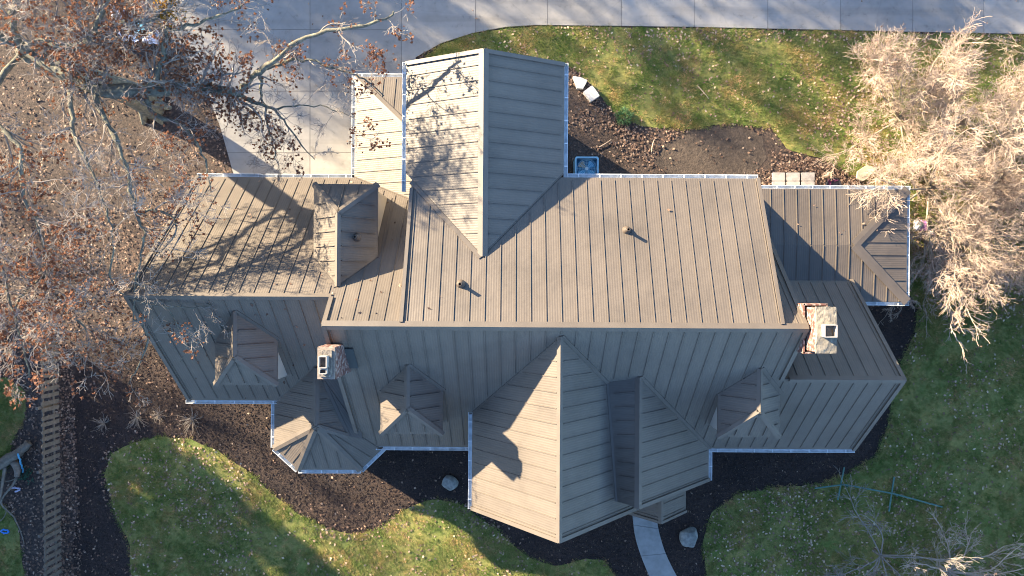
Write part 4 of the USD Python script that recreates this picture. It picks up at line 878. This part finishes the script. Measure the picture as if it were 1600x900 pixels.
# bright bag and toy on the litter right of the porch
WHITEP = noisy("white_plastic", [(.3, (.6, .58, .6)), (.7, (.8, .78, .8))], 12, .4); MAG = noisy("magenta_plastic", [(.3, (.5, .16, .42)), (.7, (.66, .28, .6))], 12, .4)
def crumple(size, seed, sub=3):
    m = trimesh.creation.icosphere(sub); v = np.array(m.vertices); v = np.sign(v) * np.abs(v) ** .7; v = v * (0.8 + .5 * meshkit.fbm(v * 2.3 + seed, 3, seed)[:, None]) * size; v[:, 2] = np.maximum(v[:, 2], -.3 * size[2]); return trimesh.Trimesh(v, m.faces, process=False)
b1_ = thing("plastic_bag", "white and magenta plastic bag on litter right of the side porch", "bag", P(1437, 352, .08)); obj("white_half", crumple(np.array([.12, .2, .13]), 3).apply_translation((-.12, .0, 0)), WHITEP, b1_); obj("magenta_half", crumple(np.array([.17, .19, .12]), 5).apply_translation((.14, -.02, 0)), MAG, b1_); obj("grey_patch", crumple(np.array([.09, .12, .05]), 7).apply_translation((-.03, .02, .11)), plain("grey_film", (.2, .24, .24), .5), b1_)
b2_ = thing("toy", "white plastic toy with pink spot on litter below the magenta bag", "toy", P(1454, 368, .08)); obj("body", crumple(np.array([.13, .17, .12]), 8), WHITEP, b2_); obj("spot", crumple(np.array([.05, .05, .04]), 9).apply_translation((.03, .0, .1)), plain("pink_spot", (.6, .12, .25), .5), b2_); obj("tail", tubes([(np.array([(-.05, -.1, .02), (-.16, -.25, .02), (-.2, -.36, .0)]), np.array([.07, .05, .02]), 8)]), WHITEP, b2_, True)
# crumpled tarp, box and tub under the oak
def tarp(label, outline, seed):
    pts = np.array([P2(*q) for q in outline]); c = pts.mean(0); t = thing("tarp", label, "tarp", (c[0], c[1], 0)); g = Polygon(pts - c)
    gx, gy = np.meshgrid(np.arange(g.bounds[0], g.bounds[2], .05), np.arange(g.bounds[1], g.bounds[3], .05), indexing="ij"); ok = shapely.contains_xy(g, gx, gy)
    q = np.column_stack([gx.ravel(), gy.ravel(), np.zeros(gx.size)]); fb_ = meshkit.fbm(q * 2.2 + seed, 4, seed); ridge = np.abs(meshkit.fbm(q * 3.1 + 20 + seed, 3, seed) - .5)
    q[:, 2] = .08 + .5 * fb_ - .9 * ridge + .04; q[:, 2] = np.maximum(q[:, 2], .03); idx = np.arange(gx.size).reshape(gx.shape); a = ok[:-1, :-1] & ok[1:, :-1] & ok[:-1, 1:] & ok[1:, 1:]
    f = np.vstack([np.stack([idx[:-1, :-1][a], idx[1:, :-1][a], idx[1:, 1:][a]], 1), np.stack([idx[:-1, :-1][a], idx[1:, 1:][a], idx[:-1, 1:][a]], 1)]); low = q.copy(); low[:, 2] -= .01
    obj("sheet", (np.vstack([q, low]), np.vstack([f, f[:, ::-1] + len(q)])), WHITET, t); return t
WHITET = noisy("white_tarp", [(.3, (.5, .5, .58)), (.6, (.72, .72, .8))], 4, .55)
tarp("crumpled white tarp under the oak, its upper left piece", [(176, 8), (190, 12), (208, 22), (206, 42), (184, 44), (178, 30)], 3); tarp("crumpled white tarp under the oak, its wide lower piece", [(186, 52), (204, 44), (222, 54), (240, 58), (258, 50), (262, 64), (250, 74), (220, 73), (195, 68)], 4)
tb = thing("storage_box", "teal plastic storage box on the white tarp under the oak", "box", P(225, 45, .3), .5); obj("tub", bx((.34, .42, .3), (0, 0, 0)), plain("teal_dark", (.04, .22, .27), .5), tb); obj("lid", bx((.38, .46, .05), (0, 0, .18)), plain("teal_light", (.25, .58, .66), .4), tb); obj("handle", bx((.1, .5, .04), (0, 0, .12)), plain("teal_dark2", (.03, .14, .18), .5), tb)
tt = thing("bucket", "black bucket beside the white tarp under the oak", "bucket", P(187, 62, 0)); obj("body", trimesh.creation.revolve(np.array([(0, .01), (.15, .01), (.19, .36), (.205, .36), (.205, .38), (.175, .38), (.14, .04), (0, .04)]), sections=24), DARK, tt, 30); obj("handle", tubes([(np.array([(.2 * math.cos(a), .2 * math.sin(a) * .9, .38 + .02 * math.sin(a)) for a in np.linspace(0, 3.14, 12)]), np.full(12, .008), 5)]), DARK, tt)
# green pipe frame on the lower right lawn
GP = noisy("green_pipe_paint", [(.3, (.045, .12, .10)), (.7, (.08, .18, .15))], 6, .45)
gf = thing("pipe_frame", "dark green metal pipe frame with two cross bars on the lower right lawn", "frame")
for nm, a, b, r in (("rail", P(1273, 763, .30), P(1318, 757, .34), .03), ("rail", P(1318, 757, .34), P(1395, 771, .30), .033), ("rail", P(1395, 771, .30), P(1472, 792, .08), .033), ("cross_bar", P(1319, 730, .30), P(1309, 781, .30), .031), ("cross_bar", P(1397, 745, .26), P(1389, 799, .26), .031)):
    obj(nm, tubes([(np.array([a, (a + b) / 2, b]), np.full(3, r), 10)]), GP, gf, True)
for q in (P(1318, 757, 0), P(1395, 771, 0)): obj("leg", tubes([(np.array([q + (0, 0, -.02), q + (0, 0, .32)]), np.full(2, .035), 8)]), GP, gf, True)
# driftwood log, hose and rope at the left edge
lg = thing("log", "grey weathered log sloping in from the left edge beyond the fence", "log")
rg = np.random.default_rng(81)
c = spl([P(-30, 742, .15), P(5, 722, .2), P(28, 708, .25), P(45, 692, .2)], 14) + rg.normal(size=(14, 3)) * .015; obj("wood", tubes([(c, np.linspace(.24, .17, 14) * (1 + .1 * rg.normal(size=14)), 12)]), noisy("grey_wood", [(.3, (.085, .07, .055)), (.6, (.16, .135, .105))], 8, .95, bump=.8, bscale=14, bdist=.03), lg, True)
obj("stub", tubes([(spl([P(22, 722, .2), P(27, 734, .25), P(26, 745, .3)], 6), np.linspace(.14, .09, 6), 10)]), noisy("pale_wood", [(.3, (.12, .10, .08)), (.6, (.2, .17, .135))], 8, .95), lg, True)
br = thing("fallen_branches", "forked grey fallen branches below the log at the left edge", "branches"); GW = noisy("branch_grey", [(.3, (.10, .085, .065)), (.6, (.18, .155, .12))], 6, .9)
for pts_, r in (([(26, 745, .2), (14, 765, .3), (2, 782, .2), (8, 795, .15), (22, 808, .1)], .05), ([(8, 730, .2), (4, 755, .3), (0, 780, .3)], .07), ([(-10, 752, .2), (12, 752, .2), (26, 746, .2)], .03), ([(-8, 818, .1), (6, 808, .15), (10, 792, .1)], .025), ([(22, 808, .08), (32, 830, .06), (38, 850, .05)], .03)):
    c = spl([P(*q) for q in pts_], 14); obj("branch", tubes([(c, np.linspace(r, r * .5, 14), 8)]), GW, br, True)
for nm, lab, pts_, colr, cat_ in (("rope", "bright blue rope hanging over the log at the left edge", [(28, 709, .48), (31, 718, .40), (34, 728, .2), (36, 738, .1)], (.08, .32, .5), "rope"), ("rope", "blue rope coil on grass near the lower left corner", [(2, 830, .05), (8, 828, .06), (14, 831, .05), (8, 833, .05), (3, 831, .05)], (.03, .2, .6), "rope"), ("twine", "pale lilac twine on litter below the log", [(14, 766, .05), (22, 762, .06), (31, 764, .05), (24, 768, .05)], (.45, .45, .6), "twine")):
    t = thing(nm, lab, cat_); c = spl([P(*q) for q in pts_], 24); obj("strand", tubes([(c + np.random.default_rng(5).normal(size=c.shape) * .012, np.full(24, .035), 6)]), plain("rope_" + numbered("m", "c").replace("/", "_"), colr, .6), t, True)
ivy = thing("ivy", "dark green ivy clump at the end of the log", "plant", P(44, 742, .02)); tag(obj("leaves", leaf_mesh(np.random.default_rng(6), [np.array([x, y, .08]) for x, y in np.random.default_rng(7).normal(size=(40, 2)) * .16], .10, .03, (1, 3)), plain("ivy_green", (.02, .07, .04), .6), ivy), kind="stuff")
for lab, pts_ in (("curved thin dead stem on the flower bed near the green shrub", [(1018, 238, .05), (1020, 225, .15), (1023, 218, .1)]), ("thin fallen stick on the lawn above the flower bed", [(1090, 134, .04), (1100, 145, .05), (1108, 155, .04)]), ("tan fallen stick on the flower bed beside the air conditioner", [(936, 230, .05), (945, 225, .07), (955, 218, .05)])):
    t = thing("stick", lab, "stick"); obj("wood", tubes([(spl([P(*q) for q in pts_], 9), np.linspace(.022, .012, 9), 6)]), TAN, t, True)

# ------------------------------------------------------------------ ground cover: grass, leaves, mulch chips
def instancer(name, protos, mats, pts, rotz, tilt, scale, which, kind="stuff", label=None, category=None):
    pi = UsdGeom.PointInstancer.Define(stage, numbered("/World", name)); path = str(pi.GetPath()); rel = pi.CreatePrototypesRel()
    for i, (m, mt) in enumerate(zip(protos, mats)):
        pr = usdkit.mesh(stage, f"{path}/{'blade_tuft' if 'grass' in name else 'piece'}_{i:03d}", m, mt); rel.AddTarget(pr.GetPath())
    n = len(pts); cz, sz = np.cos(rotz / 2), np.sin(rotz / 2); ct, st_ = np.cos(tilt[:, 0] / 2), np.sin(tilt[:, 0] / 2); axz = tilt[:, 1]
    qa = np.stack([ct, st_ * np.cos(axz), st_ * np.sin(axz), 0 * ct], 1); w, x, y, z = qa.T
    Q = np.stack([w * cz - z * sz, x * cz + y * sz, y * cz - x * sz, z * cz + w * sz], 1)
    pi.CreatePositionsAttr(Vt.Vec3fArray.FromNumpy(np.asarray(pts, np.float32))); pi.CreateScalesAttr(Vt.Vec3fArray.FromNumpy(np.repeat(np.asarray(scale, np.float32)[:, None], 3, 1)))
    pi.CreateOrientationsAttr(Vt.QuathArray([Gf.Quath(float(a), float(b), float(c), float(d)) for a, b, c, d in Q])); pi.CreateProtoIndicesAttr(Vt.IntArray.FromNumpy(np.asarray(which, np.int32)))
    tag(pi, label, category, None, kind)

def scatter(rng, poly, per_m2, dens=None):
    x0, y0, x1, y1 = poly.bounds; n = int((x1 - x0) * (y1 - y0) * per_m2); p = rng.uniform((x0, y0), (x1, y1), (n, 2)); p = p[shapely.contains_xy(poly, p[:, 0], p[:, 1])]
    if dens is not None: p = p[rng.uniform(size=len(p)) < dens(p)]
    return p
view = sbox(-21.5, -12.3, 21.5, 12.3)
hard = unary_union([drive_poly, walk_poly, foot.buffer(.05), Polygon(px_poly([(1204, 269), (1273, 269), (1273, 302), (1204, 302)]))])
rg = np.random.default_rng(91)
def tuft(seed):
    r = np.random.default_rng(seed); V, Fc = [], []
    for k in range(16):
        az = r.uniform(0, 6.283); b0 = np.array([*(r.normal(size=2) * .045), 0]); o = np.array([math.cos(az), math.sin(az), 0]); h = r.uniform(.03, .075); w = np.array([-o[1], o[0], 0]) * .006; t = b0 + o * r.uniform(.02, .07) + (0, 0, h)
        b = len(V); V += [b0 + w, b0 - w, t]; Fc.append([b, b + 1, b + 2])
    return np.array(V), np.array(Fc)
lawns = unary_union([top_lawn.buffer(.05).difference(drive_poly), left_lawn.buffer(.05), far_lawn.buffer(.05), far_lawn2.buffer(.05)]).intersection(view).difference(foot).difference(ac_bed).difference(walk_poly)
g = scatter(rg, lawns, 150, lambda p: .35 + .65 * (meshkit.fbm(np.column_stack([p * .9, np.zeros(len(p))]), 3, 4) > .42))
instancer("grass", [tuft(i) for i in range(5)], [GRASS] * 5, np.column_stack([g, np.full(len(g), .018)]), rg.uniform(0, 6.28, len(g)), np.zeros((len(g), 2)), rg.uniform(.7, 1.35, len(g)), rg.integers(0, 5, len(g)), label="short green and straw coloured grass of the lawns", category="grass")
print("grass", len(g))
def curled(seed):
    r = np.random.default_rng(seed); out = []; nn = 10
    rim = np.array([[math.cos(a) * (.5 if i % 2 else .36) * r.uniform(.8, 1.2), math.sin(a) * (.34 if i % 2 else .22) * r.uniform(.8, 1.2), r.uniform(-.02, .09)] for i, a in enumerate(np.arange(nn) * 2 * math.pi / nn)])
    return np.vstack([rim, [[0, 0, .03]]]), np.array([[i, (i + 1) % nn, nn] for i in range(nn)])
fb3 = lambda p, s_, sd: meshkit.fbm(np.column_stack([p * s_, np.zeros(len(p))]), 3, sd)
open_ground = view.difference(hard)
litter_zone = open_ground.difference(unary_union([bed_poly, left_lawn, far_lawn, far_lawn2, top_lawn, ac_bed]))
sets = [scatter(rg, litter_zone, 125, lambda p: np.clip(.35 + 1.3 * (fb3(p, .8, 1) - .3), .2, 1) * np.where((p[:, 1] > 3.2) & (p[:, 0] < -8), .42, .85)),
        scatter(rg, left_lawn.intersection(view), 44, lambda p: np.clip(2.6 * (fb3(p, .55, 2) - .36), .1, 1)),
        scatter(rg, left_lawn.boundary.buffer(.28).intersection(view).difference(walk_poly), 60, lambda p: np.clip(3 * (fb3(p, .6, 12) - .38), .05, .9) * (p[:, 0] < 0)),
        scatter(rg, top_lawn.intersection(view).difference(ac_bed).difference(foot), 30, lambda p: np.clip(2.4 * (fb3(p, .5, 3) - .36), .12, 1)),
        scatter(rg, Polygon(px_poly([(860, 43), (1600, 54), (1600, 66), (1200, 66), (860, 60)])), 50),
        scatter(rg, ac_bed.difference(foot).difference(bare_patch), 160, lambda p: np.clip(3.2 * (fb3(p, .9, 5) - .36), .08, 1)), scatter(rg, bare_patch, 8),
        scatter(rg, litter_right.difference(hard), 130), scatter(rg, Polygon(px_poly([(1250, 100), (1600, 90), (1600, 520), (1440, 440), (1420, 300), (1240, 260)])), 95, lambda p: np.clip(3 * (fb3(p, .6, 6) - .32), .1, 1)),
        scatter(rg, Polygon(px_poly([(1110, 770), (1330, 750), (1480, 790), (1450, 900), (1120, 900)])), 45, lambda p: np.clip(3 * (fb3(p, .6, 8) - .36), .05, 1)),
        scatter(rg, Polygon(px_poly([(92, 540), (120, 540), (118, 640), (124, 760), (130, 900), (92, 900)])), 110),
        scatter(rg, bed_poly.difference(left_lawn).difference(hard).intersection(view), 2.5), scatter(rg, Polygon(px_poly([(116, 540), (300, 560), (300, 690), (200, 690), (160, 760), (150, 900), (112, 900)])).difference(left_lawn), 15, lambda p: np.clip(3 * (fb3(p, .9, 9) - .38), .05, 1)), scatter(rg, Polygon(px_poly([(250, 0), (318, 130), (366, 275), (352, 275), (300, 130), (235, 0)])), 60)]
lf = np.vstack(sets)
lf = lf[~shapely.contains_xy(foot, lf[:, 0], lf[:, 1])]
lz = np.full(len(lf), 0.0)
rl = [(p, pl) for poly, pl, per in ((BKl, pl_BK, 2.2), (LF, pl_LF, .8), (PT, pl_PT, .7), (PR_, pl_PR, .7), (SH, pl_SH, .12)) for p in scatter(rg, poly.buffer(-.1), per)]
dl = scatter(rg, drive_poly.intersection(view), .5, lambda p: np.clip(1.4 - .12 * (p[:, 0] + 12), .25, 1))
lf = np.vstack([lf, [p for p, _ in rl], dl]); lz = np.concatenate([lz, [zat(pl, *p) - .01 for p, pl in rl], np.full(len(dl), .03)])
pale = shapely.contains_xy(unary_union([left_lawn, far_lawn, far_lawn2, top_lawn.difference(ac_bed), drive_poly]), lf[:, 0], lf[:, 1]) & ~shapely.contains_xy(litter_right, lf[:, 0], lf[:, 1])
for nm, sel, mt, lab in (("fallen_leaves", pale, LITTER, "pale tan fallen leaves scattered over the lawns and driveway"), ("leaf_litter", ~pale, LITTER2, "brown leaf litter lying under the oak, along the fence and on the beds")):
    q_, z_ = lf[sel], lz[sel]; n_ = len(q_)
    instancer(nm, [curled(i) for i in range(6)], [mt] * 6, np.column_stack([q_, z_ + rg.uniform(.03, .065, n_)]), rg.uniform(0, 6.28, n_), np.column_stack([rg.uniform(0, .5, n_), rg.uniform(0, 6.28, n_)]), rg.uniform(.06, .135, n_), rg.integers(0, 6, n_), label=lab, category="leaves")
print("leaves", len(lf))
ch = scatter(rg, bed_poly.difference(left_lawn.buffer(.02)).difference(hard).intersection(view), 200)
instancer("mulch_chips", [bx((.055, .016, .010)), bx((.035, .022, .012)), bx((.08, .012, .008))], [CHIP] * 3, np.column_stack([ch, rg.uniform(.014, .045, len(ch))]), rg.uniform(0, 6.28, len(ch)), np.column_stack([rg.uniform(0, .6, len(ch)), rg.uniform(0, 6.28, len(ch))]), rg.uniform(.6, 1.3, len(ch)), rg.integers(0, 3, len(ch)), label="dark bark chips covering the planting beds", category="mulch")
print("chips", len(ch))
